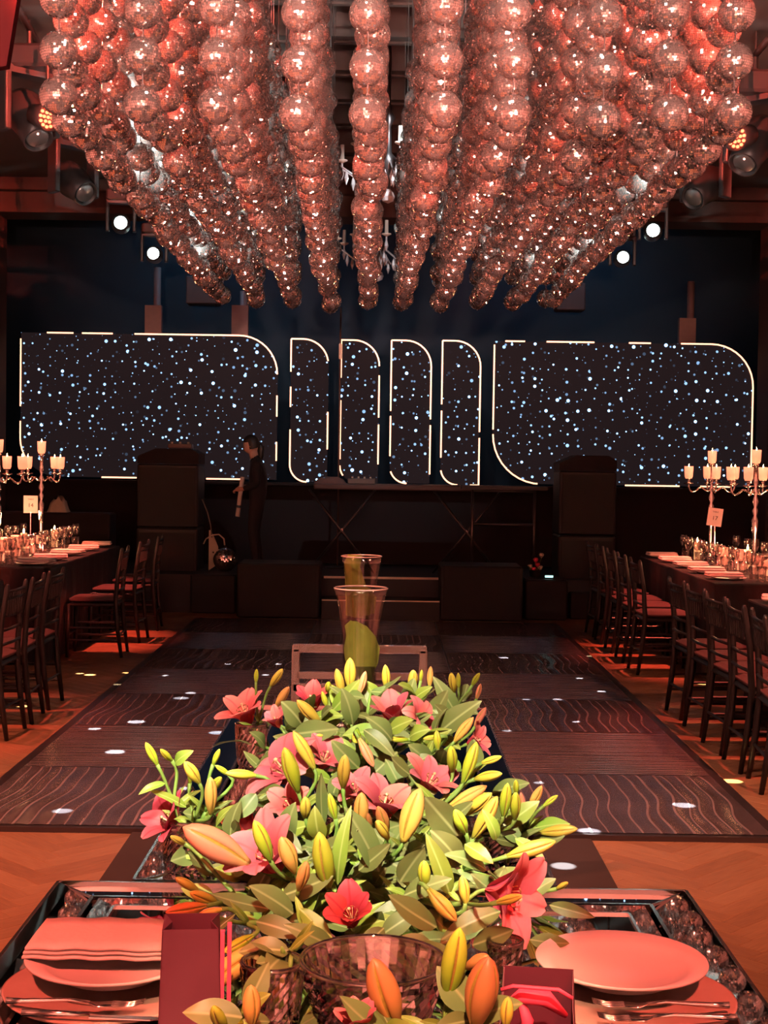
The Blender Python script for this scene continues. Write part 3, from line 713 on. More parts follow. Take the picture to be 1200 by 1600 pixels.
MB().tube([hc+Vector((.08, 0, .03))*K, hc+Vector((.115, 0, -.02))*K, hc+Vector((.11, 0, -.13))*K, hc+Vector((.09, 0, -.2))*K], [.03*K, .042*K, .03*K, .008*K], 10).build('ponytail', M_hair, per, True)
for sy in (-1, 1):
    MB().lathe([(0, -.004), (.014*K, -.004), (.018*K, .004), (0, .006)], 10, hc+Vector((.012, sy*.07, -.005))*K, Matrix.Rotation(-sy*PI/2, 3, 'X')).build('ear', M_skin, per, True)
    MB().lathe([(0, -.006), (.007*K, 0), (0, .006)], 8, hc+tilt @ Vector((-.078, sy*.026, .008))*K).build('eye', M_hair, per, True)
    h0 = Vector(kp(-.13, -.14 if sy < 0 else .10, .93 if sy < 0 else .95))
    pts = [h0+Vector((.02, 0, 0)), h0+Vector((-.035*K, 0, -.005*K)), h0+Vector((-.075*K, 0, -.012*K))]; ed = [(0, 1), (1, 2)]; rd = [.024*K, .03*K, .026*K]
    for i in range(4):
        b = len(pts); yy = (-.024+.016*i)*K; L = (.03, .036, .034, .026)[i]*K
        pts += [h0+Vector((-.085*K, yy, -.015*K)), h0+Vector((-.09*K-L*.6, yy, -.03*K)), h0+Vector((-.085*K-L*.4, yy, -.055*K))]
        ed += [(2, b), (b, b+1), (b+1, b+2)]; rd += [.009*K]*3
    b = len(pts); pts += [h0+Vector((-.05*K, -sy*-.03*K, .012*K)), h0+Vector((-.085*K, -sy*-.032*K, -.005*K))]; ed += [(1, b), (b, b+1)]; rd += [.010*K, .009*K]
    skin_mesh('hand', pts, ed, rd, M_skin, per, 0, 1)
a0, a1 = at(379, 745, PY0-.12), at(371, 807, PY0-.12)
t = thing('paper_roll', 'pale rolled sheet with dark band held by the person on stage', 'paper roll', a1)
dv = a0-a1
MB().tube([(0, 0, 0), dv*.99, dv], [.024, .024, .02], 12).build('sheet', M_white, t, True)
MB().tube([dv*.22, dv*.28], .0255, 12).build('band', mat('blue_band', (.05, .08, .12), .5), t, True)

# ------------------------------------------------------------------ mirror balls
wire_m = M_steel
NB, VS = 6, .2
wm = MB().tube([(0, 0, 0), (0, 0, 2.5)], .003, 5, False).mesh('wire', wire_m)
spots_y = [5.9 + .318*j for j in range(20)]
colx = [-1.355, -1.0, -.69, -.375, -.08, .225, .505, .85, 1.125, 1.42]
for c in range(10):
    for j in range(20):
        f = j/19
        xfar = -1.36 + c*.2985
        x = colx[c]*(1-f) + xfar*f + rng.uniform(-.022, .022)
        y = spots_y[j] + rng.uniform(-.03, .03)
        z = 3.05 - .10*f - .035*(1-((c-4.5)/4.5)**2) + rng.uniform(-.02, .02)
        t = thing('mirror_ball_string', 'string of mirror balls, %s column from left, %s from the front' % (ORD[c], ORD[j]), 'mirror balls', (x, y, z), rng.uniform(0, 6.28), 'strings of mirror balls over the dance floor')
        link('wire', wm, t)
        for b in range(NB):
            o = link('mirror_ball', ballm[rng.randrange(4)], t, (rng.uniform(-.004, .004), rng.uniform(-.004, .004), b*VS + rng.uniform(-.012, .012)), rng.uniform(0, 6.28))

# ------------------------------------------------------------------ crystal chandeliers
def chandelier(lab, px, pbot, Y, R):
    c = at(px, pbot, Y); t = thing('chandelier', lab, 'chandelier', (c.x, Y, c.z))
    gm = mat('crystal_drop', (.9, .85, .85), .12, .6, var=.1)
    MB().lathe([(0, 0), (.05, .02), (.065, .06), (.05, .1), (.02, .13)], 12).build('finial_ball', gm, t)
    MB().lathe([(.02, .12), (.03, .3), (.10, .38), (.03, .46), (.02, .7), (.06, .78), (.015, .86), (.012, 5.5-c.z)], 12).build('stem', M_steel, t, True)
    for k in range(8):
        a = 2*PI*k/8+.2; e = Vector((R*math.cos(a), R*math.sin(a), .42)); m0 = Vector((R*.55*math.cos(a), R*.55*math.sin(a), .22))
        arm = MB().tube([(0, 0, .42), m0, e-Vector((0, 0, .06)), e], .010, 6).build('arm', gm, t, True)
        MB().lathe([(.01, 0), (.05, .02), (.05, .03), (.02, .03), (.018, .17), (0, .17)], 10, e).build('candle_sleeve', M_pale, arm, True)
        for q in range(3):
            f = (.45, .75, 1.0)[q]; d = Vector((R*f*math.cos(a), R*f*math.sin(a), .42-.16*math.sin(PI*f)))
            MB().lathe([(0, -.14), (.022, -.08), (.012, -.03), (0, 0)], 6, d-Vector((0, 0, .02))).build('crystal_drop', gm, arm)
    for k in range(10):
        a = 2*PI*k/10
        MB().lathe([(0, -.13), (.02, -.07), (0, 0)], 6, (.09*math.cos(a), .09*math.sin(a), .30)).build('crystal_drop', gm, t)
chandelier('crystal chandelier seen between the central mirror ball columns', 606, 318, 13.3, .52)
chandelier('dim crystal chandelier hanging farther back above the stage', 590, 440, 15.7, .45)

# ------------------------------------------------------------------ moving head lamps
def moving_head(lab, px, py, Y, aim, lit, s=1.0):
    c = at(px, py, Y); t = thing('moving_head_lamp', lab, 'stage light', (c.x, Y, c.z), 0, 'moving head lamps along the ceiling sides')
    MB().rbox((0, 0, .36*s), (.34*s, .30*s, .14*s), .03*s).build('base', M_fix, t)
    MB().tube([(0, 0, .43*s), (0, 0, .56*s)], .02).build('clamp', M_steel, t)
    yk = MB()
    for sx in (-1, 1): yk.rbox((sx*.17*s, 0, .10*s), (.045*s, .12*s, .40*s), .012*s)
    yk.rbox((0, 0, .28*s), (.38*s, .12*s, .05*s), .012*s)
    y_ = yk.build('yoke', M_fix, t); 
    d = (Vector(aim)-c).normalized(); y_.rotation_euler = (0, 0, math.atan2(d.y, d.x)-PI/2)
    R = d.to_track_quat('Z', 'Y').to_matrix()
    MB().lathe([(0, -.20*s), (.08*s, -.19*s), (.12*s, -.12*s), (.125*s, 0), (.105*s, .10*s), (.095*s, .20*s), (.085*s, .20*s), (.085*s, .18*s)], 24, (0, 0, 0), R).build('head', M_fix, t, True)
    MB().lathe([(0, .176*s), (.085*s, .176*s), (.06*s, .195*s), (0, .2*s)], 24, (0, 0, 0), R).build('lens', M_lens if lit else mat('dark_lens', (.35, .42, .45), .08, .7), t, True)
    return t
for lab, px, py, Y, aim, lit, s in (
    ('unlit moving head lamp at far left beside the red lamp', 45, 185, 10.5, (-1.6, 9.4, 2.2), 0, 1.15),
    ('unlit moving head lamp at left, second from the red lamp', 115, 285, 12.0, (-1.2, 10.6, 2.6), 0, 1.1),
    ('lit moving head lamp at left, upper of the two lit', 189, 350, 13.4, (-.8, 3.0, 3.1), 1, .72),
    ('lit moving head lamp at left, lower of the two lit', 241, 398, 14.8, (-1.4, 3.0, 3.2), 1, .72),
    ('unlit moving head lamp at far right beside the red lamp', 1178, 225, 10.5, (1.6, 9.4, 2.2), 0, 1.15),
    ('unlit moving head lamp at right, second from the red lamp', 1102, 292, 12.0, (1.2, 10.6, 2.6), 0, 1.1),
    ('lit moving head lamp at right, upper of the two lit', 1020, 362, 13.4, (.8, 3.0, 3.1), 1, .72),
    ('lit moving head lamp at right, lower of the two lit', 972, 404, 14.8, (1.4, 3.0, 3.2), 1, .72)):
    moving_head(lab, px, py, Y, aim, lit, s)
for lab, px, py in (('round red lamp of many small diodes at left', 74, 183), ('round red lamp of many small diodes at right', 1152, 214)):
    c = at(px, py, 10.2); t = thing('led_par_lamp', lab, 'stage light', (c.x, 10.2, c.z))
    sgn = 1 if c.x < 0 else -1
    R = Vector((sgn*.75, -.6, -.25)).to_track_quat('Z', 'Y').to_matrix()
    MB().lathe([(0, -.16), (.07, -.15), (.09, -.05), (.10, .03), (.095, .03), (.09, .0), (0, .0)], 20, (0, 0, 0), R).build('can', M_fix, t, True)
    for ring, n in ((0, 1), (.034, 6), (.066, 12)):
        for k in range(n):
            a = 2*PI*k/n
            MB().lathe([(.0115, 0), (.011, .012), (0, .016)], 8, R @ Vector((ring*math.cos(a), ring*math.sin(a), .005)), R).build('diode', M_par, t)
    MB().tube([(0, 0, .08), (0, 0, .5)], .012).build('hanger', M_steel, t)
for sx in (-1, 1):
    q = [at(px, py, Y)+Vector((0, 0, .56*k)) for px, py, Y, k in (((45, 185, 10.5, 1.15), (115, 285, 12.0, 1.1), (189, 350, 13.4, .72), (241, 398, 14.8, .72)) if sx < 0 else ((1178, 225, 10.5, 1.15), (1102, 292, 12.0, 1.1), (1020, 362, 13.4, .72), (972, 404, 14.8, .72)))]
    q = [q[0]+(q[0]-q[1])*.6] + q + [q[3]+(q[3]-q[2])*.2]
    t = thing('lighting_bar', 'black lighting bar along the %s ceiling edge' % ('left' if sx < 0 else 'right'), 'pipe', q[0])
    MB().tube([p-q[0] for p in q], .026, 10).build('pipe', M_steel, t, True)
    for p in q[1:5]:
        MB().tube([p-q[0], (p.x-q[0].x, p.y-q[0].y, 4.75-q[0].z)], .012).build('drop_rod', M_steel, t)
q = at(20, 50, 6.6)
t = thing('red_drape', 'narrow red drape hanging at the upper left edge', 'drape', (q.x, 6.6, q.z))
MB().prism([(-.14, .9), (.075, .45), (-.02, -.16), (-.14, -.18)], 1, -.03, .03).build('panel', mat('red_fabric', (.03, .006, .007), 1, spec=0), t)
MB().tube([(-.14, 0, .9), (-.14, 0, 5.54-q.z)], .01).build('rod', M_steel, t)
MB().rbox((.0, -.035, .28), (.035, .02, .09), .004).build('handle', M_black, t)

# ------------------------------------------------------------------ chairs
def make_chair():
    t = thing('chiavari_chair', '', 'chair', (0, 0, 0), 0, 'black ballroom chairs at the banquet tables')
    W, D, S = .20, .20, .44      # faces +X: back legs at -X
    MB().rbox((.0, 0, S-.015), (.40, .40, .03), .03).build('seat', M_chair, t, False)
    MB().rbox((.0, 0, S+.02), (.385, .385, .04), .05).build('cushion', M_cush, t, True)
    for sy in (-1, 1):
        MB().tube([(.19, sy*.18, S-.01), (.195, sy*.185, .25), (.20, sy*.19, 0)], [.017, .019, .012], 8).build('leg', M_chair, t, True)
        MB().tube([(-.235, sy*.185, 0), (-.20, sy*.185, .25), (-.185, sy*.185, S), (-.20, sy*.185, .66), (-.235, sy*.185, .865), (-.236, sy*.185, .885)], [.013, .019, .019, .017, .015, .008], 8).build('back_post', M_chair, t, True)
    for z in (.84, .80, .70, .62, .54):
        x = -.20 - .035*max(0, (z-.66)/.2)
        MB().tube([(x, -.185, z), (x-.012, 0, z), (x, .185, z)], .010, 6).build('rail', M_chair, t, True)
    for k in range(7):
        y = -.135+.045*k
        MB().tube([(-.236, y, .84), (-.224, y, .70)], .0065, 5).build('spindle', M_chair, t)
    for z in (.14, .24):
        for sy in (-1, 1): MB().tube([(.195, sy*.185, z), (-.21, sy*.185, z)], .009, 6).build('stretcher', M_chair, t)
    MB().tube([(.195, -.185, .18), (.195, .185, .18)], .009, 6).build('stretcher', M_chair, t)
    MB().tube([(-.21, -.185, .18), (-.21, .185, .18)], .009, 6).build('stretcher', M_chair, t)
    return t
ch0 = make_chair(); used = False
def put_chair(x, y, rz, lab):
    global used
    o = ch0 if not used else copy_tree(ch0); used = True
    o.location = (x, y, 0); o.rotation_euler = (0, 0, rz); o['label'] = lab
for i, y in enumerate((13.6, 13.03, 12.42, 11.85, 11.2)):
    put_chair(1.985+.21, y, rng.uniform(-.06, .06), 'black ballroom chair at the far right table, %s from the stage' % ORD[i])
for i, y in enumerate((9.25, 8.68, 8.16, 7.67, 7.18)):
    put_chair(1.92+.2, y, rng.uniform(-.08, .08), 'black ballroom chair at the near right table, %s from the stage' % ORD[i])
for i, y in enumerate((13.57, 12.68, 11.72)):
    put_chair(-2.13-.21, y, PI+rng.uniform(-.06, .06), 'black ballroom chair at the far left table, %s from the stage' % ORD[i])
for i, y in enumerate((9.27, 8.77, 8.27)):
    put_chair(-2.12-.22, y, PI+rng.uniform(-.06, .06), 'black ballroom chair at the near left table, %s from the stage' % ORD[i])

# ------------------------------------------------------------------ banquet tables
def banquet(lab, x0, x1, y0, y1):
    t = thing('banquet_table', lab, 'table', ((x0+x1)/2, (y0+y1)/2, 0))
    wx, wy = x1-x0, y1-y0
    MB().rbox((0, 0, .735), (wx-.02, wy-.02, .03), .02).build('tabletop', M_black, t)
    # cloth with folds
    v = []; f = []; n = 96; per_ = []
    for k in range(n):
        s = k/n*2*(wx+wy)
        if s < wx: p = (-wx/2+s, -wy/2)
        elif s < wx+wy: p = (wx/2, -wy/2+s-wx)
        elif s < 2*wx+wy: p = (wx/2-(s-wx-wy), wy/2)
        else: p = (-wx/2, wy/2-(s-2*wx-wy))
        per_.append(p)
    for z, e, fl in ((.752, 1, 0), (.742, 1.006, .002), (.5, 1.008, .01), (.2, 1.01, .02), (.02, 1.012, .026)):
        for k, p in enumerate(per_):
            q = 1 + 0*k; w_ = fl*math.sin(k*1.9)+fl*.5*math.sin(k*.7)
            L = math.hypot(*p); v.append((p[0]*e+p[0]/L*w_, p[1]*e+p[1]/L*w_, z))
    f = [(j*n+k, j*n+(k+1) % n, (j+1)*n+(k+1) % n, (j+1)*n+k) for j in range(4) for k in range(n)] + [tuple(range(n))]
    MB().add(v, f).build('tablecloth', M_cloth, t, False)
    for sx in (-1, 1):
        for sy in (-1, 1): MB().tube([(sx*(wx/2-.12), sy*(wy/2-.12), 0), (sx*(wx/2-.12), sy*(wy/2-.12), .72)], .02).build('leg', M_steel, t)
    return t
banquet('long far left banquet table in black cloth, card 14', -3.85, -2.585, 11.1, 14.06)
banquet('long far right banquet table in black cloth, card 17', 2.43, 3.75, 10.52, 13.66)
banquet('near right banquet table in black cloth at the frame edge', 2.36, 3.6, 6.6, 9.30)
banquet('near left banquet table in black cloth outside the frame edge', -3.85, -2.62, 7.6, 9.9)
TZ = .7535
def candelabra(lab, x, y, ang, TZ=TZ):
    t = thing('candelabra', lab, 'candelabra', (x, y, TZ), ang, 'silver candelabras on the banquet tables')
    MB().lathe([(0, 0), (.085, 0), (.085, .012), (.05, .03), (.02, .07), (.03, .10), (.014, .13), (.02, .30), (.028, .42), (.012, .46), (.026, .50), (.012, .53), (.03, .575), (.012, .62), (.024, .66), (.010, .69), (.022, .73), (.012, .78), (.012, .86), (.03, .87), (.012, .885)], 16).build('stem', M_silver, t, True)
    def cup(p, par):
        c = MB().olathe([(.028, 0), (.036, .02), (.040, .11), (.036, .11), (.033, .022), (.0, .012)], seg=14, c=p).build('candle_cup', M_frost, par, True)
        MB().lathe([(.024, .012), (.024, .085), (0, .085)], 10, p).build('candle', M_wax, c, True)
        MB().lathe([(0, .085), (.007, .10), (.005, .115), (0, .135)], 8, p).build('flame', M_flame, c, True)
    cup(Vector((0, 0, .885)), t)
    for k in range(4):
        a = PI/4+k*PI/2; d = Vector((math.cos(a), math.sin(a), 0))
        arm = MB().tube(bez(d*.01+Vector((0, 0, .66)), d*.04+Vector((0, 0, .59)), d*.08+Vector((0, 0, .70)), d*.115+Vector((0, 0, .66)), 8)+bez(d*.115+Vector((0, 0, .66)), d*.14+Vector((0, 0, .63)), d*.205+Vector((0, 0, .59)), d*.205+Vector((0, 0, .70)), 8)[1:], .008, 8).build('arm', M_silver, t, True)
        MB().lathe([(.005, .69), (.045, .70), (.045, .706), (.012, .71), (.016, .745), (.02, .75)], 14, d*.205).build('drip_pan', M_silver, arm, True)
        cup(d*.205+Vector((0, 0, .745)), arm)
    point('candle_glow', (0, 0, 1.12), 3, (1, .4, .18), .05, t)
cA, cB = at(65, 700, 13.2), at(-2, 700, 12.2)
candelabra('silver candelabra with lit candles beside table card 14', cA.x, 13.2, .4)
candelabra('silver candelabra with lit candles at the left frame edge', cB.x, 12.2, .7)
cC, cD = at(1113, 710, 12.9), at(1182, 710, 11.7)
candelabra('silver candelabra with lit candles behind table card 17', cC.x, 12.9, .75)
candelabra('silver candelabra with lit candles at the right frame edge', cD.x, 11.7, .25)
def card(lab, px, py, Y, num, tilt=0):
    c = at(px, py, Y); t = thing('table_card', lab, 'table number', (c.x, Y, TZ), .1 if c.x < 0 else -.12)
    h = c.z-TZ
    MB().lathe([(0, 0), (.035, 0), (.03, .012), (.006, .02), (.005, h-.07), (0, h-.07)], 12).build('stand', M_silver, t, True)
    R = Matrix.Rotation(tilt, 3, 'Y')
    cd = MB().box((0, 0, h), (.125, .004, .155), R).build('card', M_white, t)
    text(num, .05, M_ink, t, (0, -.0035, h-.01), (PI/2, tilt, 0), 'number')
    text('TABLE', .018, M_ink, t, (-.0+.045*math.sin(tilt), -.0035, h+.045), (PI/2, tilt, 0), 'heading')
card('upright square table card reading 14 at the left', 48, 788, 12.9, '14')
card('tilted square table card reading 17 at the right', 1117, 808, 12.4, '17', .12)
wg = MB().olathe([(.034, 0), (.034, .004), (.005, .01), (.004, .09), (.022, .105), (.038, .14), (.038, .18), (.032, .205), (.0305, .205), (.036, .18), (.036, .142), (.02, .108), (0, .10)], seg=14).mesh('wine_glass', M_wine, True)
tg = MB().olathe([(.03, 0), (.034, .05), (.04, .10), (.038, .10), (.031, .012), (0, .012)], seg=14).mesh('tumbler', M_wine, True)
pl_s = MB().lathe([(0, .0), (.08, 0), (.13, .014), (.135, .018), (.128, .018), (.08, .006), (0, .006)], 24).mesh('dinner_plate', M_plate, True)
nap_s = MB().rbox((0, 0, .012), (.24, .12, .02), .012).rbox((.0, .004, .028), (.235, .105, .012), .01).mesh('folded_napkin', M_linen)
hur = [MB().olathe([(.04, 0), (.045, .02), (.045, .12+.03*i), (.042, .12+.03*i), (.041, .02), (0, .012)], seg=14).mesh('candle_glass', M_frost, True) for i in range(2)]
cnd = MB().lathe([(.028, .012), (.028, .08), (0, .08)], 12).mesh('candle', M_wax, True)
flm = MB().lathe([(0, .08), (.008, .096), (.006, .112), (0, .135)], 8).mesh('flame', M_flame, True)
pil = MB().lathe([(.03, 0), (.03, .16), (0, .155)], 12).mesh('candle', M_wax, True)
flm2 = MB().lathe([(0, .155), (.008, .17), (.006, .186), (0, .205)], 8).mesh('flame', M_flame, True)
def settings(side, tname, edge, sgn, ys, cand_y, extra):
    """plates with napkins along both edges of a table, glasses behind them, candles down its middle"""
    for r, (ex, sg, nm) in enumerate(((edge, sgn, 'aisle'), (edge+sgn*1.26, -sgn, 'wall'))):
        for i, y in enumerate(ys):
            o = link('dinner_plate', pl_s, None, (ex+sg*.19, y, TZ)); tag(o, 'plate on the %s side of %s, %s from the stage' % (nm, tname, ORD[i]), 'plate', 'plates at the banquet tables')
            o = link('folded_napkin', nap_s, None, (ex+sg*.16, y+.02, TZ+.0185), rng.uniform(-.25, .25)); o.scale = (1.15, 1.5, 1)
            tag(o, 'napkin on the %s side of %s, %s from the stage' % (nm, tname, ORD[i]), 'napkin', 'napkins at the banquet tables')
            for q, (dx, dy) in enumerate(((.37, -.2), (.36, -.05), (.38, .1), (.45, -.12), (.46, .04), (.44, .2))):
                if r and q % 2: continue
                g_ = wg if q != 1 and q != 4 else tg
                o = link('wine_glass' if g_ is wg else 'tumbler', g_, None, (ex+sg*dx+rng.uniform(-.012, .012), y+dy, TZ)); o.scale = (1, 1, (1, 1, 1.05, .9, 1, .95)[q])
                tag(o, '%s of %s, %s side, %s setting from stage, %s in it' % ('wine glass' if g_ is wg else 'water tumbler', tname.replace('the ', ''), nm, ORD[i], ORD[q]), 'glass', 'glasses on the banquet tables')
    for i, (dx, y) in enumerate(cand_y):
        t = thing('votive_candle', 'lit candle in a pink glass on %s, %s from near end' % (tname, ORD[i]), 'candle', (edge+sgn*dx, y, TZ), 0, 'votive candles on the banquet tables')
        link('candle_glass', hur[i % 2], t); c = link('candle', cnd, t); link('flame', flm, c)
    for i, (dx, y) in enumerate(extra):
        t = thing('pillar_candle', 'bare lit pillar candle on %s, %s from the stage' % (tname, ORD[i]), 'candle', (edge+sgn*dx, y, TZ), 0, 'pillar candles on the banquet tables')
        link('candle', pil, t); link('flame', flm2, t)
settings(-1, 'the far left table', -2.585, -1, (13.75, 13.15, 12.5, 11.85, 11.35), sorted(((.62, 11.45), (.55, 11.72), (.66, 12.1), (.58, 12.35), (.7, 12.85), (.62, 13.45), (.7, 11.6), (.56, 12.8), (.7, 12.5)), key=lambda p: p[1]), ((.55, 13.7), (.68, 13.05)))
settings(1, 'the far right table', 2.43, 1, (13.35, 12.75, 12.1, 11.5, 10.9), sorted(((.55, 12.6), (.62, 12.3), (.55, 11.95), (.68, 11.95), (.62, 11.35), (.7, 11.1), (.68, 12.5), (.6, 10.85), (.57, 11.5), (.7, 11.55)), key=lambda p: p[1]), ((.45, 13.2), (.64, 12.12)))
settings(1, 'the near right table', 2.36, 1, (9.0, 8.4), ((.6, 8.8),), ())
for x, y, wt in ((-3.2, 12.4, 12), (-3.2, 13.2, 8), (3.05, 11.5, 12), (3.0, 12.5, 10)):
    point('candle_group_glow', (x, y, TZ+.32), wt, (1, .45, .2), .06)

# ------------------------------------------------------------------ mirrored tables
MZ = .76
def mirror_table(lab, x0, x1, y0, y1):
    cx, cy_ = (x0+x1)/2, (y0+y1)/2; t = thing('mirrored_table', lab, 'table', (cx, cy_, 0), 0, 'mirrored tables in the foreground')
    hx, hy = (x1-x0)/2, (y1-y0)/2
    def ringpt(i, z): return [(-hx+i, -hy+i, z), (hx-i, -hy+i, z), (hx-i, hy-i, z), (-hx+i, hy-i, z)]
    rings = [ringpt(0, MZ), ringpt(.085, MZ), ringpt(.10, MZ+.004), ringpt(.135, MZ-.001)]
    for a, b, nm in ((0, 1, 'border_mirror'), (2, 3, 'bevel_mirror')):
        for k in range(4):
            q = [Vector(rings[a][k]), Vector(rings[a][(k+1) % 4]), Vector(rings[b][(k+1) % 4]), Vector(rings[b][k])]
            if a == 0:      # long sides lean inwards, short sides outwards
                lift = .0055 if k % 2 else -.0035
                for i, sg in enumerate((1, 1, -1, -1)): q[i].z = MZ + sg*lift
            lo = [p-Vector((0, 0, .008)) for p in q]
            MB().add(q+lo, [(0,1,2,3),(4,7,6,5),(0,4,5,1),(1,5,6,2),(2,6,7,3),(3,7,4,0)]).build(nm, M_mirror, t)
    for k in range(4):
        MB().bar(rings[1][k], rings[1][(k+1) % 4], .007, .007).build('glass_edge', M_edge, t)
        MB().bar(rings[3][k], rings[3][(k+1) % 4], .005, .006).build('glass_edge', M_edge, t)
        MB().bar(rings[0][k], rings[0][(k+1) % 4], .006, .012).build('glass_edge', M_edge, t)
        MB().bar(rings[0][k], rings[1][k], .005, .005).build('mitre_edge', M_edge, t)
    MB().box((0, 0, MZ-.006), (2*hx-.27, 2*hy-.27, .008)).build('top_mirror', M_mirror, t)
    MB().box((0, 0, MZ-.045), (2*hx-.01, 2*hy-.01, .05)).build('apron', M_mirror, t)
    for sx in (-1, 1):
        for sy in (-1, 1): MB().box((sx*(hx-.06), sy*(hy-.06), (MZ-.07)/2), (.08, .08, MZ-.07)).build('leg', M_mirror, t)
    return t
mirror_table('wide mirrored table carrying the two place settings', -.632, .607, 1.20, 2.815)
mirror_table('narrow mirrored table under the far lilies and vases', -.487, .352, 2.835, 4.90)

# acrylic chair at the far end
cc = at(562, 1014, 5.2)
ac = thing('acrylic_chair', 'clear acrylic chair with open frame back behind the lilies', 'chair', (cc.x, 5.2, 0))
zt2, zl = cc.z, at(562, 1056, 5.2).z
hw = (at(667, 1014, 5.2).x-at(457, 1014, 5.2).x)/2
MB().rbox((0, 0, zt2), (2*hw, .03, .028), .006).build('top_rail', M_clear, ac)
MB().rbox((0, 0, zl), (2*hw-.03, .03, .024), .006).build('lower_rail', M_clear, ac)
MB().rbox((0, 0, zl-.045), (2*hw-.0, .03, .03), .006).build('lower_rail', M_clear, ac)
for sx in (-1, 1):
    MB().rbox((sx*(hw-.013), 0, zt2/2), (.03, .03, zt2), .006).build('back_post', M_clear, ac)
    MB().rbox((sx*(hw-.02), -.40, .23), (.04, .04, .46), .006).build('front_leg', M_clear, ac)
MB().rbox((0, -.2, .46), (2*hw, .44, .03), .02).build('seat', M_clear, ac)

# trumpet vases with calla-like leaves in water
def trumpet(lab, px, py, Y, rim_px, body, zbase):
    c = at(px, py, Y); r = rim_px/2*Y/F; h = c.z-zbase
    t = thing('trumpet_vase', lab, 'vase', (c.x, Y, zbase), 0, 'trumpet vases at the far end of the lily table')
    rb = r*body
    prof = [(rb*1.15, 0), (rb*1.1, .01), (rb, h*.25), (rb*1.02, h*.5), (rb*1.12, h*.7), (r*.80, h*.86), (r*.92, h*.95), (r, h), (r*.97, h), (r*.89, h*.95), (r*.77, h*.86), (rb*1.06, h*.7), (rb*.96, h*.5), (rb*.93, h*.25), (rb*.95, .02), (0, .02)]
    MB().olathe(prof, seg=32).build('glass', M_vase, t, True)
    MB().tube([(r*.985*math.cos(2*PI*k/32), r*.985*math.sin(2*PI*k/32), h) for k in range(33)], r*.03, 6, False).build('rim', mat('vase_rim', (.9, .6, .52), .15, .4), t, True)
    MB().lathe([(0, .022), (rb*.9, .022), (rb*.88, h*.25), (rb*.9, h*.48), (0, h*.48)], 24).build('water', mat('green_water', (.045, .05, .012), .15, coat=.5), t, True)
    return t, h, r, rb
v1, h1, r1, rb1 = trumpet('near trumpet glass vase with large folded leaf', 564, 919, 4.35, 85, .62, MZ+.003)
v2, h2, r2, rb2 = trumpet('far trumpet glass vase rising behind the near one', 565, 869, 4.78, 64, .62, MZ+.003)
def blade(pts_uv, n=8):
    """sheet from a list of (left point, right point) rows"""
    v = []; 
    for a, b in pts_uv:
        a, b = Vector(a), Vector(b)
        for k in range(n+1): 
            s = k/n; v.append(a.lerp(b, s)+Vector((0, -.012*math.sin(PI*s), 0)))
    m = n+1
    f = [(j*m+k, j*m+k+1, (j+1)*m+k+1, (j+1)*m+k) for j in range(len(pts_uv)-1) for k in range(n)]
    return MB().add(v, f)
M_aspi = mat('folded_leaf', (.20, .22, .03), .45, var=.35, scale=30)
blade([((-.03, 0, h1*.44), (.035, .0, h1*.40)), ((-.045, 0, h1*.52), (.055, .01, h1*.50)), ((-.050, 0, h1*.60), (.060, .01, h1*.60)), ((-.042, 0, h1*.68), (.045, .01, h1*.68)), ((-.048, 0, h1*.75), (.02, .005, h1*.745)), ((-.03, 0, h1*.785), (-.012, 0, h1*.78))]).build('folded_leaf', M_aspi, v1, True)
blade([((-.05, .01, h2*.62), (.03, .0, h2*.60)), ((-.052, .01, h2*.75), (.03, .0, h2*.73)), ((-.055, .01, h2*.88), (.012, .0, h2*.84)), ((-.058, .01, h2*.96), (-.005, .0, h2*.93)), ((-.045, .01, h2*1.01), (.002, .0, h2*1.005))]).build('folded_leaf', M_aspi, v2, True)
blade([((-.005, -.01, h2*.62), (.045, -.01, h2*.64)), ((-.01, -.01, h2*.72), (.052, -.01, h2*.74)), ((.0, -.01, h2*.82), (.03, -.01, h2*.80))]).build('folded_leaf', M_aspi, v2, True)

# ------------------------------------------------------------------ place settings
pp = MB().lathe([(0, .004), (.075, .004), (.078, .0), (.082, .0), (.084, .006), (.105, .014), (.137, .026), (.1385, .029), (.1375, .031), (.105, .020), (.086, .012), (.0, .010)], 64)
def plate(lab, x, y, z):
    o = pp.build('dinner_plate', M_plate, None, True, (x, y, z)); tag(o, lab, 'plate'); return o
gp = MB().lathe([(0, 0), (.10, 0), (.158, .012), (.16, .016), (.156, .017), (.10, .006), (0, .006)], 64)
for lab, x, y in (('round pale charger under the left plate', -.425, 2.235), ('round pale charger under the right plate', .40, 2.225)):
    tag(gp.build('charger_plate', mat('charger', (.50, .36, .30), .15, spec=.4), None, True, (x, y, MZ-.0015)), lab, 'charger')
plate('white dinner plate lying empty on the right charger', .394, 2.30, MZ+.016)
plate('white dinner plate under a folded napkin on the left charger', -.425, 2.285, MZ+.016)
np_ = thing('folded_linen_napkin', 'folded white linen napkin lying on the left dinner plate', 'napkin', (-.452, 2.335, MZ+.0465))
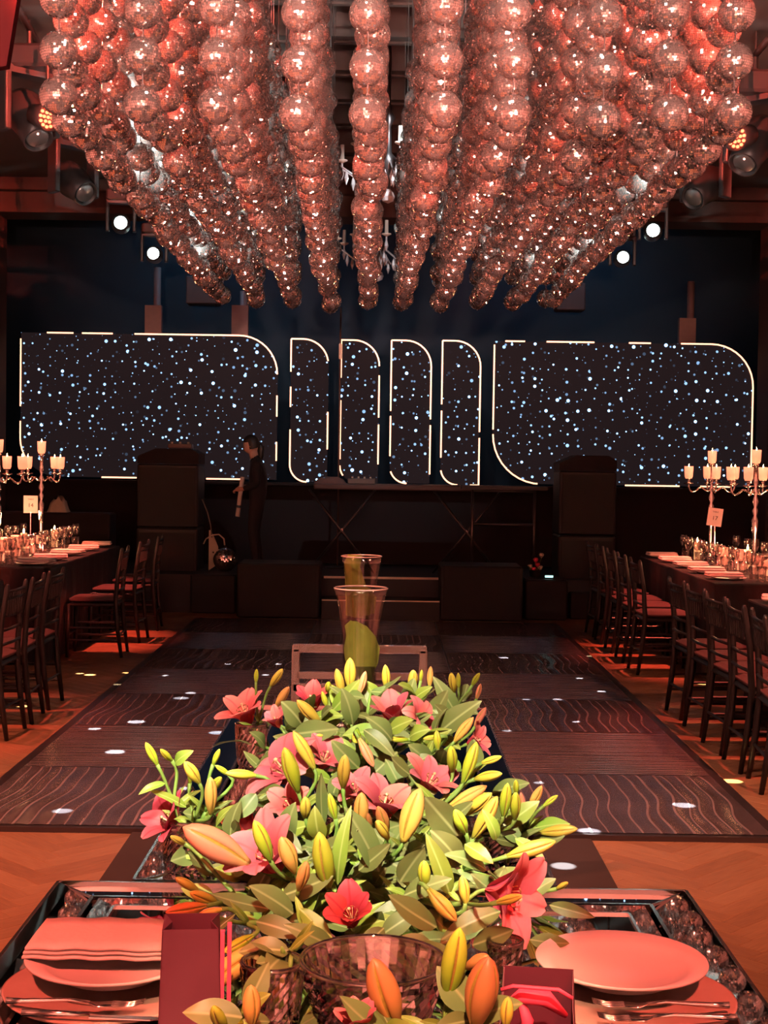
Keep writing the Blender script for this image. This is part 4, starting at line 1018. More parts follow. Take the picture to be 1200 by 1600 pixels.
def nap_layer(w_, d_, z, th, bend):
    v = []; nx, ny = 16, 4
    for zz in (0, th):
        for j in range(ny+1):
            for i in range(nx+1):
                u = i/nx-.5; v.append((u*w_, (j/ny-.5)*d_, z+zz+bend*(.25-u*u)*4+.0012*math.sin(i*1.3+j)))
    m = (nx+1)*(ny+1); r = nx+1
    f = [(j*r+i, j*r+i+1, (j+1)*r+i+1, (j+1)*r+i) for j in range(ny) for i in range(nx)]
    f += [tuple(m+i for i in q)[::-1] for q in f]
    bd = [i for i in range(r)] + [j*r+nx for j in range(1, ny+1)] + [ny*r+i for i in range(nx-1, -1, -1)] + [j*r for j in range(ny-1, 0, -1)]
    f += [(bd[k], bd[(k+1) % len(bd)], m+bd[(k+1) % len(bd)], m+bd[k]) for k in range(len(bd))]
    return MB().add(v, f)
nap_layer(.222, .165, 0, .004, .0).build('fold', M_linen, np_, True)
nap_layer(.220, .155, .0055, .004, .001).build('fold', M_linen, np_, True)
nap_layer(.216, .150, .011, .005, .002).build('fold', M_linen, np_, True)
def fork(lab, x, y, z, rz):
    t = thing('fork', lab, 'fork', (x, y, z), rz)
    MB().tube([(0, 0, .006), (.03, 0, .010), (.10, 0, .007), (.125, 0, .0075)], [.0035, .003, .0045, .0055], 8).build('handle', M_silver, t, True)
    MB().add([(-.035, -.011, .004), (-.035, .011, .004), (-.012, .010, .0025), (-.012, -.010, .0025), (.002, .003, .006), (.002, -.003, .006), (-.035, -.011, .0055), (-.035, .011, .0055), (-.012, .010, .004), (-.012, -.010, .004), (.002, .003, .0075), (.002, -.003, .0075)],
             [(0,1,2,3),(3,2,4,5),(6,9,8,7),(9,11,10,8),(0,6,7,1),(1,7,8,2),(2,8,10,4),(3,5,11,9),(0,3,9,6)]).build('head', M_silver, t, True)
    for k in range(4):
        yy = -.009+.006*k
        MB().tube([(-.034, yy, .005), (-.06, yy, .004), (-.082, yy, .010)], [.0018, .0018, .001], 6).build('tine', M_silver, t, True)
    return t
def knife(lab, x, y, z, rz):
    t = thing('knife', lab, 'knife', (x, y, z), rz)
    MB().tube([(0, 0, .006), (.04, 0, .007), (.10, 0, .007)], [.004, .005, .006], 8).build('handle', M_silver, t, True)
    MB().add([(0, -.004, .003), (0, .006, .003), (-.09, .008, .002), (-.115, 0, .002), (-.09, -.006, .002), (0, -.004, .005), (0, .006, .005), (-.09, .008, .0035), (-.115, 0, .003), (-.09, -.006, .0035)],
             [(0,1,2,3,4), (9,8,7,6,5)]+[(i, 5+i, 5+(i+1) % 5, (i+1) % 5) for i in range(5)]).build('blade', M_silver, t)
    return t
a = atz(1010, 1573, MZ+.02)
fork('silver fork in front of the right plate, nearer the plate', a.x, a.y, MZ+.006+.012, -.03)
a = atz(1020, 1594, MZ+.02)
fork('silver fork in front of the right plate, nearer the table edge', a.x, a.y, MZ+.018, .02)
a = atz(140, 1571, MZ+.02)
fork('silver fork in front of the left plate, nearer the plate', a.x, a.y, MZ+.018, PI+.0)
a = atz(140, 1590, MZ+.02)
knife('silver knife in front of the left plate near the frame edge', a.x, a.y, MZ+.018, PI-.02)

def gift_bag(lab, x, y, w_, d_, h, rz, ribbon, fh=1.0):
    t = thing('gift_bag', lab, 'gift bag', (x, y, MZ+.002), rz); th = .0015; k = .88
    for sy, nm in ((-1, 'front_panel'), (1, 'back_panel')):
        hh = h*fh if sy < 0 else h; kk = 1-(1-k)*hh/h
        q = [Vector((-w_/2, sy*d_/2, 0)), Vector((w_/2, sy*d_/2, 0)), Vector((w_/2*kk, sy*d_/2, hh)), Vector((-w_/2*kk, sy*d_/2, hh))]
        MB().add(q+[p-Vector((0, sy*th, 0)) for p in q], [(0,1,2,3),(4,7,6,5),(0,4,5,1),(1,5,6,2),(2,6,7,3),(3,7,4,0)]).build(nm, M_burg, t)
    for sx in (-1, 1):
        g = sx*w_/2; q = [Vector((g, -d_/2, 0)), Vector((g, d_/2, 0)), Vector((g*k, d_/2, h)), Vector((g*(k-(.25 if fh == 1 else 0)), 0, h*(.5+.5*fh))), Vector((g*(1-(1-k)*fh), -d_/2, h*fh))]
        MB().add(q+[p-Vector((sx*th, 0, 0)) for p in q], [(0,1,2,3,4),(9,8,7,6,5)]+[(i, 5+i, 5+(i+1) % 5, (i+1) % 5) for i in range(5)]).build('gusset', M_burg, t)
    MB().box((0, 0, .002), (w_*.98, d_*.98, .003)).build('bottom', M_burg, t)
    if ribbon:
        MB().tube([(-w_*.4, -d_*.2, h*.72), (-w_*.2, -d_*.3, h*.86), (w_*.1, -d_*.25, h*.84), (w_*.35, -d_*.1, h*.62)], [.004, .011, .012, .004], 8).build('ribbon', M_tissue, t, True)
        MB().tube([(-w_*.2, -d_*.3, h*.8), (-w_*.12, -d_*.32, h*.6), (-w_*.16, -d_*.3, h*.3)], [.005, .009, .005], 8).build('ribbon', M_tissue, t, True)
        MB().tube([(-w_*.44, -d_*.55, h*.98), (-w_*.3, -d_*.56, h*1.03), (w_*.25, -d_*.56, h*1.02), (w_*.42, -d_*.55, h*.93)], .003, 6).build('handle_cord', M_tissue, t, True)
    else:
        MB().box((w_/2*.9+.004, -d_*.3, h*.48), (.006, .012, h*.95)).build('ribbon', M_tissue, t)
        MB().box((w_/2*.9+.014, -d_*.1, h*.5), (.006, .012, h*.98)).build('ribbon', M_tissue, t)
    return t
gift_bag('burgundy paper gift bag with pink ribbon right of the left plate', -.272, 2.08, .092, .075, .165, .10, False)
gift_bag('open burgundy paper gift bag with pink ribbon inside, left of right plate', .224, 1.98, .112, .085, .125, -.12, True, .35)

# cut crystal -------------------------------------------------------
def crystal(name, lab, x, y, R, h, base=.5, cat='vase', seg=40, flare=1.0):
    t = thing(name, lab, cat, (x, y, MZ-.001))
    n = 11; prof = []
    for j in range(n+1):
        f = j/n; r = R*(base+(1-base)*f**.7) if flare == 1 else R*(base+(1-base)*math.sin(f*PI*.6))
        prof.append((r, .006+h*f))
    inner = [(r-.007, z) for r, z in prof[::-1] if z > .02]
    full = [(R*base*.9, 0)] + prof + inner + [(0, .016)]
    def md(k, j):
        if 1 <= j <= n-2: return 1+.034*(1 if (k+j) % 2 else -1)
        if n-1 <= j <= n: return 1+.025*(1 if k % 2 else -1)
        return 1
    MB().olathe(full, seg=seg, mod=md).build('bowl', M_glass, t)
    MB().tube([((R-.003)*math.cos(2*PI*k/40), (R-.003)*math.sin(2*PI*k/40), h+.006) for k in range(41)], .004, 8, False).build('rim', M_glass, t, True)
    return t
bc = at(583, 1505, 2.08)
crystal('crystal_bowl', 'large cut crystal bowl in front of the lilies', bc.x, 2.08, .108, bc.z-MZ, .62, 'bowl', 48)
gj = atz(392, 1196, MZ); crystal('crystal_vase', 'small cut crystal vase under the lily at back left', gj.x, gj.y, .045, .11, .8)
gj2 = at(292, 1345, 2.93); crystal('crystal_vase', 'small cut crystal vase under the lily at front left', gj2.x, 2.93, .055, .10, .8)
gj3 = at(425, 1560, 2.12); crystal('crystal_vase', 'cut crystal vase left of the large bowl', gj3.x, 2.12, .048, .09, .8)
crystal('crystal_vase', 'low cut crystal vase hidden among the main lilies', -.06, 2.66, .12, .08, .7)
crystal('crystal_vase', 'low cut crystal vase hidden among the far lilies', -.05, 3.35, .11, .10, .7)
gj4 = at(845, 1330, 3.05); crystal('crystal_vase', 'small cut crystal vase under the buds at right', .27, 3.05, .05, .07, .8)
gj5 = at(698, 1505, 2.28); crystal('crystal_tumbler', 'small cut crystal tumbler left of the right plate', at(815, 1500, 2.25).x-.02, 2.32, .03, .06, .8, 'glass', 24)

# ------------------------------------------------------------------ lilies
def petal_mesh(open_, wid, seed):
    r = random.Random(seed); nu, nv = 6, 12; v = []
    ph = r.uniform(0, 6)
    for j in range(nv+1):
        s = j/nv
        # arc from along the axis to bent outwards
        a = .22 + open_*s**1.5
        if j == 0: y, z = .04, 0.0
        else:
            y += math.sin(a)/nv; z += math.cos(a)/nv
        sw = .03+.95*s; wv = wid*2.45*(sw**.70)*((1-sw)**.60)
        for i in range(nu+1):
            u = i/nu*2-1
            zz = z + .10*wv*(u*u)*(1.2-.9*s) - .03*(1-abs(u))**3*0 + .015*math.sin(u*4+s*9+ph)*s
            yy = y - .25*wv*(u*u)*(1-s*.6)
            v.append((u*wv, s, zz, yy))
    P = [(x, yy, z) for x, s, z, yy in v]
    m = nu+1
    f = [(j*m+i, j*m+i+1, (j+1)*m+i+1, (j+1)*m+i) for j in range(nv) for i in range(nu)]
    me = bpy.data.meshes.new('petal'); me.from_pydata(P, [], f); me.polygons.foreach_set('use_smooth', [True]*len(f))
    return me
PET = {}
for lvl, op in ((0, .75), (1, 1.25), (2, 2.0)):
    for mm, mt in (('l', M_petal), ('d', M_petald)):
        for k, wd in ((0, .22), (1, .30)):
            pm = petal_mesh(op, wd, lvl*7+k); pm.materials.append(mt); PET[(lvl, mm, k)] = pm
M_groove = mat('bud_groove', (.34, .20, .03), .5, var=.3)
def bud_mesh(m, fat):
    n, seg = 12, 48; v = []
    for j in range(n+1):
        s = j/n; r = fat*(math.sin(PI*min(1, s*.92+.05))**.75)*(.82+.25*s) if j < n else .012
        if j == 0: r = fat*.28
        for k in range(seg):
            a = 2*PI*k/seg; g = 1 + .05*math.cos(3*a) - .24*max(0, math.cos(3*a+PI))**12
            v.append((r*g*math.cos(a), r*g*math.sin(a), s))
    f = [(j*seg+k, j*seg+(k+1) % seg, (j+1)*seg+(k+1) % seg, (j+1)*seg+k) for j in range(n) for k in range(seg)] + [tuple(range(seg))[::-1], tuple(range(n*seg, (n+1)*seg))]
    me = bpy.data.meshes.new('bud'); me.from_pydata(v, [], f); me.materials.append(m); me.materials.append(M_groove)
    me.polygons.foreach_set('material_index', [1 if i < n*seg and 0 < i//seg < n-1 and (i % seg) in (7, 8, 23, 24, 39, 40) else 0 for i in range(len(f))])
    me.polygons.foreach_set('use_smooth', [True]*len(f)); return me
BUD = {k: bud_mesh(m, .155) for k, m in (('g', M_budg), ('y', M_budy), ('o', M_budo), ('p', M_budp))}
BUDF = {k: bud_mesh(m, .20) for k, m in (('g', M_budg), ('y', M_budy), ('o', M_budo), ('p', M_budp))}
def leaf_mesh(m, curl, seed):
    r = random.Random(seed); nu, nv = 6, 12; v = []; y = z = 0; ph = r.uniform(0, 6)
    for j in range(nv+1):
        s = j/nv; a = curl*(s-.35)
        if j: y += math.cos(a)/nv; z -= math.sin(a)/nv
        wv = .5*math.sin(PI*s**.80)**.85 + (.02 if 0 < j < nv else .008)
        for i in range(nu+1):
            u = i/nu*2-1
            v.append((u*wv*.5*2*.5, y, z + .07*abs(u)*wv + .012*math.sin(s*11+u*2+ph)*abs(u)))
    mm = nu+1
    f = [(j*mm+i, j*mm+i+1, (j+1)*mm+i+1, (j+1)*mm+i) for j in range(nv) for i in range(nu)]
    me = bpy.data.meshes.new('leaf'); me.from_pydata(v, [], f); me.materials.append(m); me.polygons.foreach_set('use_smooth', [True]*len(f)); return me
LEAF = [leaf_mesh(M_leaf, c, i) for i, c in enumerate((.35, .8, -.3))]
LEAFB = [leaf_mesh(M_leafb, c, i+5) for i, c in enumerate((.4, 1.1))]
pistil_me = MB().tube([(0, 0, 0), (0, .01, .35), (0, .03, .62)], [.018, .014, .016], 8).lathe([(0, -.02), (.04, 0), (.03, .03), (0, .035)], 10, (0, .03, .63)).mesh('pistil', M_pistil, True)
stam = MB()
for k in range(6):
    a = k*PI/3+.3; d = Vector((math.cos(a), math.sin(a), 0)); stam.tube([(0, 0, .02), d*.06+Vector((0, 0, .3)), d*.15+Vector((0, 0, .52))], .007, 5)
stam_me = stam.mesh('stamen', M_pistil, True)
anth_me = MB().tube([(-.05, 0, 0), (0, 0, .008), (.05, 0, 0)], [.008, .015, .008], 6).mesh('anther', M_anther, True)

# pixel on the photograph, distance from the camera, radius, facing, opening, tone
BLOOMS = [
    (384, 1120, 3.95, 52, (-.35, -.3, .9), 1, 'l'), (447, 1208, 2.92, 74, (-.55, -.45, .7), 2, 'l'), (505, 1190, 2.98, 48, (.25, -.45, .85), 1, 'l'),
    (272, 1288, 2.92, 58, (-.65, -.45, .55), 1, 'd'), (425, 1345, 2.50, 84, (-.45, -.5, .75), 1, 'l'), (550, 1436, 2.36, 62, (-.1, -.62, .78), 0, 'd'),
    (782, 1396, 2.42, 90, (.75, -.62, .02), 1, 'l'), (598, 1266, 2.72, 66, (.25, -.35, .9), 1, 'l'), (668, 1228, 2.86, 56, (.45, -.3, .85), 1, 'l'),
    (556, 1238, 2.78, 45, (-.2, -.5, .8), 1, 'l'), (615, 1122, 3.30, 50, (-.15, -.3, .95), 0, 'l'), (655, 1125, 3.26, 44, (.7, -.5, .5), 2, 'l'),
    (488, 1102, 3.45, 40, (-.1, -.4, .9), 0, 'd'), (455, 1262, 2.76, 46, (-.3, -.6, .7), 1, 'l'), (738, 1160, 3.25, 34, (.75, -.35, .35), 1, 'l'),
    (560, 1606, 1.80, 52, (-.1, -.25, 1), 0, 'l'), (435, 1130, 3.6, 30, (-.4, -.4, .8), 0, 'l')]
BUDS = [ # base, tip, distance, tone, fat
    (247,1197,228,1161,2.9,'g',0),(270,1190,251,1171,2.92,'g',0),(312,1224,289,1191,2.88,'y',1),(332,1197,343,1171,2.95,'g',0),(360,1212,337,1196,2.93,'g',0),(402,1212,354,1208,2.9,'y',0),
    (329,1272,329,1216,2.88,'o',0),(400,1067,401,1046,3.95,'g',0),(422,1073,441,1046,3.95,'y',0),(430,1106,451,1074,3.9,'o',0),
    (466,1238,445,1170,2.70,'g',0),(492,1202,459,1144,2.84,'y',0),(502,1132,465,1095,3.1,'y',0),(536,1087,526,1046,3.45,'y',0),(547,1077,547,1029,3.5,'y',1),(560,1087,571,1050,3.45,'p',0),
    (604,1078,602,1040,3.55,'y',0),(643,1078,646,1048,3.55,'y',1),(657,1066,659,1047,3.6,'g',0),(671,1074,673,1042,3.7,'o',0),(512,1107,503,1081,3.4,'g',0),(513,1084,513,1066,3.45,'g',0),
    (511,1150,487,1150,3.0,'y',0),(558,1140,556,1160,2.98,'g',1),(560,1152,583,1197,2.92,'p',0),(536,1232,539,1181,2.72,'y',0),(477,1279,477,1246,2.64,'y',1),(525,1282,515,1241,2.62,'g',0),
    (565,1290,565,1240,2.58,'o',1),(605,1302,591,1261,2.56,'o',0),(607,1312,589,1283,2.50,'y',0),(630,1316,656,1234,2.54,'o',1),(640,1156,609,1155,3.05,'g',0),(684,1172,682,1142,3.0,'g',1),(690,1150,662,1154,3.02,'g',0),
    (710,1083,705,1052,3.9,'y',0),(717,1076,716,1052,3.95,'g',0),(737,1072,749,1052,3.95,'g',0),(744,1094,751,1069,3.9,'p',0),(741,1137,759,1106,3.75,'p',0),(709,1160,739,1122,3.1,'o',0),
    (707,1207,705,1167,2.86,'g',0),(723,1224,744,1161,2.82,'g',0),(750,1193,783,1182,2.92,'y',0),(740,1218,783,1209,2.82,'y',0),(700,1263,759,1229,2.66,'o',0),(724,1274,767,1240,2.63,'y',0),
    (728,1302,711,1266,2.55,'g',1),(739,1310,776,1246,2.60,'y',0),(786,1277,793,1225,2.66,'g',0),(804,1282,806,1239,2.67,'g',0),(807,1243,806,1219,2.75,'g',0),(826,1264,846,1229,2.95,'o',0),
    (847,1261,871,1243,2.95,'g',0),(843,1301,901,1295,2.90,'y',0),(817,1272,814,1239,2.8,'p',0),(388,1350,289,1294,2.48,'p',1),(290,1319,267,1307,2.55,'y',0),(423,1346,398,1284,2.40,'g',0),
    (461,1364,440,1309,2.40,'o',1),(466,1392,479,1348,2.38,'o',0),(513,1388,499,1303,2.41,'g',0),(312,1393,275,1372,2.42,'y',0),(342,1413,298,1395,2.40,'y',0),(324,1415,260,1425,2.36,'o',0),(349,1420,309,1431,2.36,'o',0),
    (297,1441,254,1477,2.30,'y',0),(397,1461,350,1488,2.32,'g',0),(416,1471,319,1545,2.20,'o',0),(453,1511,442,1587,2.14,'o',0),(393,1604,392,1541,1.95,'o',1),(352,1610,333,1574,1.86,'g',0),
    (669,1389,712,1438,2.34,'y',1),(699,1560,718,1453,1.95,'g',0),(619,1604,584,1501,1.84,'o',1),(728,1414,722,1369,2.38,'y',1),(774,1411,815,1400,2.28,'y',0),(665,1387,662,1346,2.42,'g',1),(792,1338,866,1315,2.52,'y',0),
    (868,1390,887,1379,2.6,'y',0),(727,1513,762,1494,2.0,'o',1),(742,1606,763,1499,1.88,'o',1),(790,1606,794,1559,1.84,'y',1),(576,1300,571,1268,2.6,'o',0),(330,1236,345,1215,2.9,'g',0),(296,1226,300,1196,2.95,'g',0)]
LEAVES = [ # base, tip, distance, width px, bright
    (592,1362,545,1264,2.46,46,0),(528,1382,541,1266,2.43,24,1),(716,1306,664,1246,2.55,46,0),(720,1352,680,1299,2.46,42,0),(703,1398,670,1308,2.43,30,1),(625,1378,662,1324,2.45,38,0),
    (682,1449,606,1402,2.34,42,0),(672,1470,599,1491,2.30,38,0),(500,1312,490,1266,2.50,30,1),(458,1428,394,1384,2.40,42,0),(468,1420,522,1476,2.36,28,1),(457,1494,384,1541,2.2,28,0),
    (368,1428,296,1489,2.30,13,0),(782,1424,691,1461,2.36,36,0),(858,1414,926,1432,2.55,22,0),(828,1468,888,1476,2.4,28,0),(738,1477,802,1454,2.34,34,0),(726,1319,769,1346,2.43,26,1),(775,1312,761,1268,2.5,22,1),
    (472,1132,444,1097,3.12,36,0),(458,1147,528,1139,3.02,36,0),(551,1132,539,1078,3.25,32,0),(568,1140,617,1179,2.95,24,0),(612,1157,578,1119,3.0,34,0),(608,1142,642,1124,3.05,28,1),(640,1152,667,1137,3.05,26,1),
    (684,1147,747,1096,3.22,36,0),(667,1132,701,1081,3.32,34,0),(504,1292,500,1208,2.66,20,0),(448,1312,456,1258,2.6,36,0),(258,1224,216,1237,2.9,13,1),(274,1193,296,1173,2.92,20,1),(292,1262,238,1234,2.92,15,1),(338,1292,364,1254,2.85,16,1),
    (480,1345,560,1300,2.47,30,0),(630,1400,700,1372,2.42,34,0),(560,1360,610,1320,2.45,30,0),(440,1400,520,1370,2.42,36,0),(400,1440,470,1460,2.37,34,0),(520,1480,450,1445,2.34,32,0),(760,1360,700,1330,2.45,30,0),
    (400,1240,370,1280,2.75,28,0),(430,1300,470,1330,2.55,30,0),(690,1290,740,1255,2.62,30,0),(640,1210,610,1185,2.85,28,0),(560,1200,520,1160,2.9,30,0),(715,1120,680,1060,3.4,26,0),(520,1110,560,1065,3.4,24,1),(590,1095,570,1065,3.5,24,1),
    (420,1420,330,1400,2.42,26,0),(365,1480,310,1455,2.34,22,0),(600,1450,560,1490,2.32,30,0),(640,1480,720,1500,2.28,34,0),(805,1310,850,1340,2.6,20,1),(470,1170,430,1150,3.0,28,0)]
nodes = []
for i, (px, py, Y, rp, d, lv, tn) in enumerate(BLOOMS):
    d = Vector(d).normalized(); L = rp*Y/F*1.22; c = at(px, py, Y) - d*L*.25
    nodes.append(dict(kind='bloom', p=c, d=d, L=L, lv=lv, tn=tn, px=(px, py)))
for (x0, y0, x1, y1, Y, tn, fat) in BUDS:
    jit = ((x0*7+y0*3) % 11)/11-.5
    a, b = at(x0, y0, Y), at(x1, y1, Y - .02 + .05*jit); d = b-a
    nodes.append(dict(kind='bud', p=a, d=d.normalized(), L=d.length*1.03, tn=tn, fat=fat, px=((x0+x1)/2, (y0+y1)/2)))
# gather flower heads into stems: every stem starts from a seed on the arrangement
SEEDS = [(258,1190,2.9),(300,1240,2.92),(345,1205,2.93),(275,1290,2.9),(390,1090,3.95),(440,1100,3.75),(447,1190,2.9),(500,1190,2.95),(460,1255,2.72),(490,1110,3.4),(550,1070,3.5),(605,1100,3.4),(655,1090,3.5),
         (725,1070,3.95),(748,1110,3.8),(685,1150,3.05),(560,1170,2.95),(540,1240,2.72),(610,1270,2.6),(670,1215,2.86),(725,1190,2.84),(770,1195,2.9),(735,1250,2.64),(800,1250,2.7),(860,1270,2.93),(770,1300,2.6),
         (400,1320,2.48),(455,1350,2.4),(505,1345,2.42),(300,1400,2.4),(330,1460,2.3),(545,1420,2.36),(680,1390,2.38),(790,1400,2.4),(420,1560,2.08),(350,1590,1.9),(580,1570,1.82),(710,1510,1.96),(770,1570,1.86),(510,1270,2.62)]
seedp = [at(*s) for s in SEEDS]
grp = [[] for _ in SEEDS]
for n in nodes:
    k = min(range(len(seedp)), key=lambda i: (seedp[i]-n['p']).length + .004*math.hypot(SEEDS[i][0]-n['px'][0], SEEDS[i][1]-n['px'][1])/10)
    grp[k].append(n)
lgrp = [[] for _ in SEEDS]
for lf in LEAVES:
    a = at(lf[0], lf[1], lf[4]); k = min((i for i in range(len(seedp)) if grp[i]), key=lambda i: (seedp[i]-a).length)
    lgrp[k].append(lf)
TONE = {'g': 'green', 'y': 'yellow', 'o': 'orange', 'p': 'coral'}
def num(n): return ['no', 'one', 'two', 'three', 'four', 'five', 'six', 'seven', 'eight'][n]
PLACE = ['tallest at far left edge','at far left above the left vase','rising over the dance floor at left','in the left front crystal vase','in the back left crystal vase','just left of the acrylic chair','at the left of the main bunch','left of centre behind the tall green bud',
         'left of centre in the middle rows','in front of the acrylic chair at left','in front of the near trumpet vase','right of the near trumpet vase','in front of the acrylic chair at right','farthest right at the back of the bunch','at the back right edge over dance floor','on the right of the back row',
         'in the centre of the back rows','in the middle of the bunch','at the centre with the biggest orange bud','right of centre in the middle','at the right under the back row','on the right edge, lying sideways','right of centre, lying sideways','standing at the right edge of the bunch',
         'farthest right over the table edge','right of the bunch above the right bloom','at the left front with a long coral bud','left of the lone green upright bud','upright at the front, left of centre','at the front left over the mirror border','over the left gift bag','at the front centre, deepest pink','at the front, right of centre','at the front right beside the right plate',
         'drooping left of the crystal bowl','lowest at left by the gift bag','rising in front of the crystal bowl','tallest before the right of the bowl','lowest at right by the open gift bag','in the middle, left of the centre bud']
def frame_mat(p, d, up, L, W=None, T=None):
    y = Vector(d).normalized(); x = y.cross(up); x = x.normalized() if x.length > 1e-4 else y.orthogonal().normalized(); z = x.cross(y)
    m = Matrix((x*(W or L), y*L, z*(T or L))).transposed().to_4x4(); m.translation = p; return m
BASES = [Vector((-.06, 2.66, MZ+.05)), Vector((-.05, 3.35, MZ+.06)), Vector((gj.x, gj.y, MZ+.05)), Vector((gj2.x, 2.93, MZ+.05)), Vector((.27, 3.05, MZ+.04)), Vector((.0, 1.62, MZ+.06))]
def base_for(c, s):
    if c.y < 2.12: return Vector((.0+.25*c.x, 1.70, MZ+.03))
    if s in (0, 1, 2, 3): return BASES[3]
    if s == 4: return BASES[2]
    if s == 24: return BASES[4]
    return BASES[0] if c.y < 2.95 else BASES[1]
for s, g in enumerate(grp):
    if not g: continue
    nb = sum(n['kind'] == 'bloom' for n in g); bu = [n for n in g if n['kind'] == 'bud']
    tones = []
    for n in bu:
        if TONE[n['tn']] not in tones: tones.append(TONE[n['tn']])
    what = []
    if nb: what.append('%s pink bloom%s' % (num(nb), '' if nb == 1 else 's'))
    if bu: what.append('%s %s bud%s' % (num(len(bu)), tones[0] if len(tones) == 1 else '', '' if len(bu) == 1 else 's'))
    lab = ('lily, ' + ', '.join(what) + ', ' + PLACE[s]).replace('  ', ' ')
    c = sum((n['p'] for n in g), Vector())/len(g); base = base_for(c, s)
    t = thing('lily_stem', lab, 'lily', base, 0, 'cut lilies on the mirrored tables')
    fork_p = c + (base-c).normalized()*min(.07, (base-c).length*.4) + Vector((0, 0, -.015))
    sm = MB(); O = Vector((0, 0, 0)); fl = fork_p-base
    sm.tube(bez(O, Vector((0, 0, fl.z*.5)), fl*.8+Vector((0, 0, -.02)), fl), [.0055]*11, 7)
    for n in g:
        e = n['p']-base; sm.tube(bez(fl, fl.lerp(e, .4), e-n['d']*min(.04, (e-fl).length*.4), e+n['d']*.004, 6), [.0038]*6+[.0045], 6)
    sm.build('stem', M_stem, t, True)
    for n in g:
        lp = n['p']-base
        if n['kind'] == 'bud':
            o = link('bud', (BUDF if n['fat'] else BUD)[n['tn']], t)
            q = n['d'].to_track_quat('Z', 'Y').to_matrix() @ Matrix.Rotation(rng.uniform(0, 2), 3, 'Z')
            m = (q*n['L']).to_4x4(); m.translation = lp; o.matrix_local = m
        else:
            q = n['d'].to_track_quat('Z', 'Y').to_matrix() @ Matrix.Rotation(rng.uniform(0, 6), 3, 'Z'); L = n['L']
            fo = bpy.data.objects.new('flower', None); COL.objects.link(fo); fo.parent = t; fo.empty_display_size = .02
            m = q.to_4x4(); m.translation = lp; fo.matrix_local = m
            for k in range(6):
                po = link('petal', PET[(n['lv'], n['tn'], k % 2)], fo)
                po.matrix_local = Matrix.Rotation(k*PI/3+rng.uniform(-.12, .12), 4, 'Z') @ Matrix.Rotation(rng.uniform(-.12, .12), 4, 'X') @ Matrix.Scale(L*rng.uniform(.92, 1.06), 4) @ Matrix.Translation((0, 0, .012 if k % 2 else 0))
            for me_ in (pistil_me, stam_me):
                po = link(me_.name.split('.')[0], me_, fo); po.matrix_local = Matrix.Scale(L*.95, 4)
            for k in range(6):
                a = k*PI/3+.3; d = Vector((math.cos(a), math.sin(a), 0))
                po = link('anther', anth_me, fo); po.matrix_local = Matrix.Translation((d*.15+Vector((0, 0, .525)))*L*.95) @ Matrix.Rotation(a+PI/2, 4, 'Z') @ Matrix.Scale(L, 4)
    for (x0, y0, x1, y1, Y, wd, br) in lgrp[s]:
        a, b = at(x0, y0, Y), at(x1, y1, Y-.03); d = b-a; tocam = (Vector((0, 0, CAM_H))-a).normalized()
        up = (tocam + Vector((rng.uniform(-.5, .5), 0, rng.uniform(.1, .9)))).normalized()
        ms = (LEAFB if br else LEAF); o = link('leaf', ms[rng.randrange(len(ms))], t)
        o.matrix_local = frame_mat(a-base, d, up, d.length*1.05, wd*Y/F*2.0)
    for k in range(3):         # the lily's own narrow leaves on the stem
        a = fl*(.75+.12*k); an = rng.uniform(0, 6.28); d = Vector((math.cos(an), math.sin(an), rng.uniform(.5, 1.2))).normalized()
        o = link('leaf', LEAFB[k % 2], t); L = rng.uniform(.05, .075)
        o.matrix_local = frame_mat(a, d, Vector((rng.uniform(-.4, .4), -.7, .7)), L, L*.42)

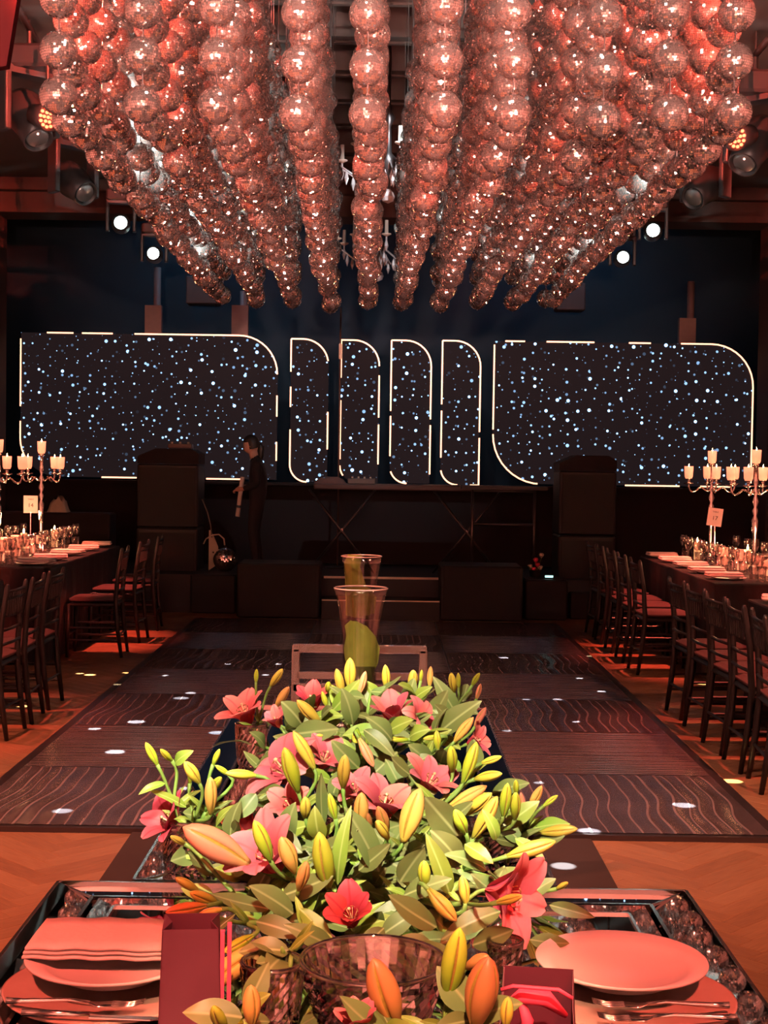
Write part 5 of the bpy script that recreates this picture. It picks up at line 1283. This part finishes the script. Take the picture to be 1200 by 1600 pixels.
# leafy laurel sprigs that fill the arrangement
poly = [(372,1165),(470,1098),(560,1075),(660,1075),(735,1110),(775,1200),(810,1270),(830,1340),(845,1420),(790,1465),(700,1480),(470,1478),(350,1445),(300,1400),(330,1330),(395,1260)]
def inside(x, y):
    r = False; n = len(poly)
    for i in range(n):
        (x0, y0), (x1, y1) = poly[i], poly[(i+1) % n]
        if (y0 > y) != (y1 > y) and x < (x1-x0)*(y-y0)/(y1-y0)+x0: r = not r
    return r
def depth(py):
    return float(np.interp(py, [1040, 1100, 1200, 1300, 1400, 1480], [3.65, 3.3, 2.92, 2.64, 2.47, 2.38]))
side = [(290,1300,2.95),(330,1270,2.95),(310,1330,2.9),(840,1290,2.98),(820,1310,2.9),(720,1090,3.95),(400,1130,3.97),(440,1480,2.15),(380,1580,2.0),(610,1600,1.8),(745,1570,1.9)]
pts = []
while len(pts) < 52:
    x, y = rng.uniform(290, 850), rng.uniform(1070, 1480)
    if inside(x, y) and all(math.hypot(x-q[0], y-q[1]) > 34 for q in pts): pts.append((x, y, depth(y)+.06))
tiers = lambda y: 0 if y > 1380 else 1 if y > 1220 else 2
EDGE = ['at the left under the front left lily', 'at the left below the upright green buds', 'lowest beside the front left crystal vase', 'at the right edge of the table', 'just inside the right table edge', 'at the back right under small buds',
        'in the back left crystal vase', 'left of the crystal bowl', 'at the lower left by the gift bag', 'in front of the crystal bowl', 'right of the crystal bowl by the tall buds']
for i, (x, y, Y) in enumerate(pts+side):
    c = at(x, y, Y)
    if i < len(pts): base = BASES[0] if c.y < 2.95 else BASES[1]
    else: base = Vector((c.x*.9, c.y+.04, max(MZ+.02, c.z-.12)))
    gn = 'laurel sprigs among the lilies'
    if i < len(pts):
        k = sorted(p for p in pts if tiers(p[1]) == tiers(y)).index((x, y, Y))
        lab = 'laurel sprig in the %s row of the lilies, %s from left' % (('front', 'middle', 'back')[tiers(y)], ORD[k])
    else: lab = 'small laurel sprig ' + EDGE[i-len(pts)]
    t = thing('laurel_sprig', lab, 'foliage', base, 0, gn)
    e = c-base; path = bez(Vector((0, 0, 0)), Vector((0, 0, e.z*.5)), e*.8, e, 8)
    MB().tube(path, [.004]*8+[.002], 6).build('stem', M_stem, t, True)
    for k in range(6 if i < len(pts) else 4):
        f = .72+.28*k/5; a = e*f+Vector((rng.uniform(-.012, .012), rng.uniform(-.012, .012), 0)); an = rng.uniform(0, 6.28)
        d = Vector((math.cos(an), math.sin(an)*.7-.25, rng.uniform(-.15, .9))).normalized(); L = rng.uniform(.055, .095)
        o = link('leaf', LEAF[rng.randrange(3)] if rng.random() < .8 else LEAFB[0], t)
        o.matrix_local = frame_mat(a, d, Vector((rng.uniform(-.6, .6), rng.uniform(-.9, .0), rng.uniform(.3, 1))), L, L*rng.uniform(.8, 1.05))
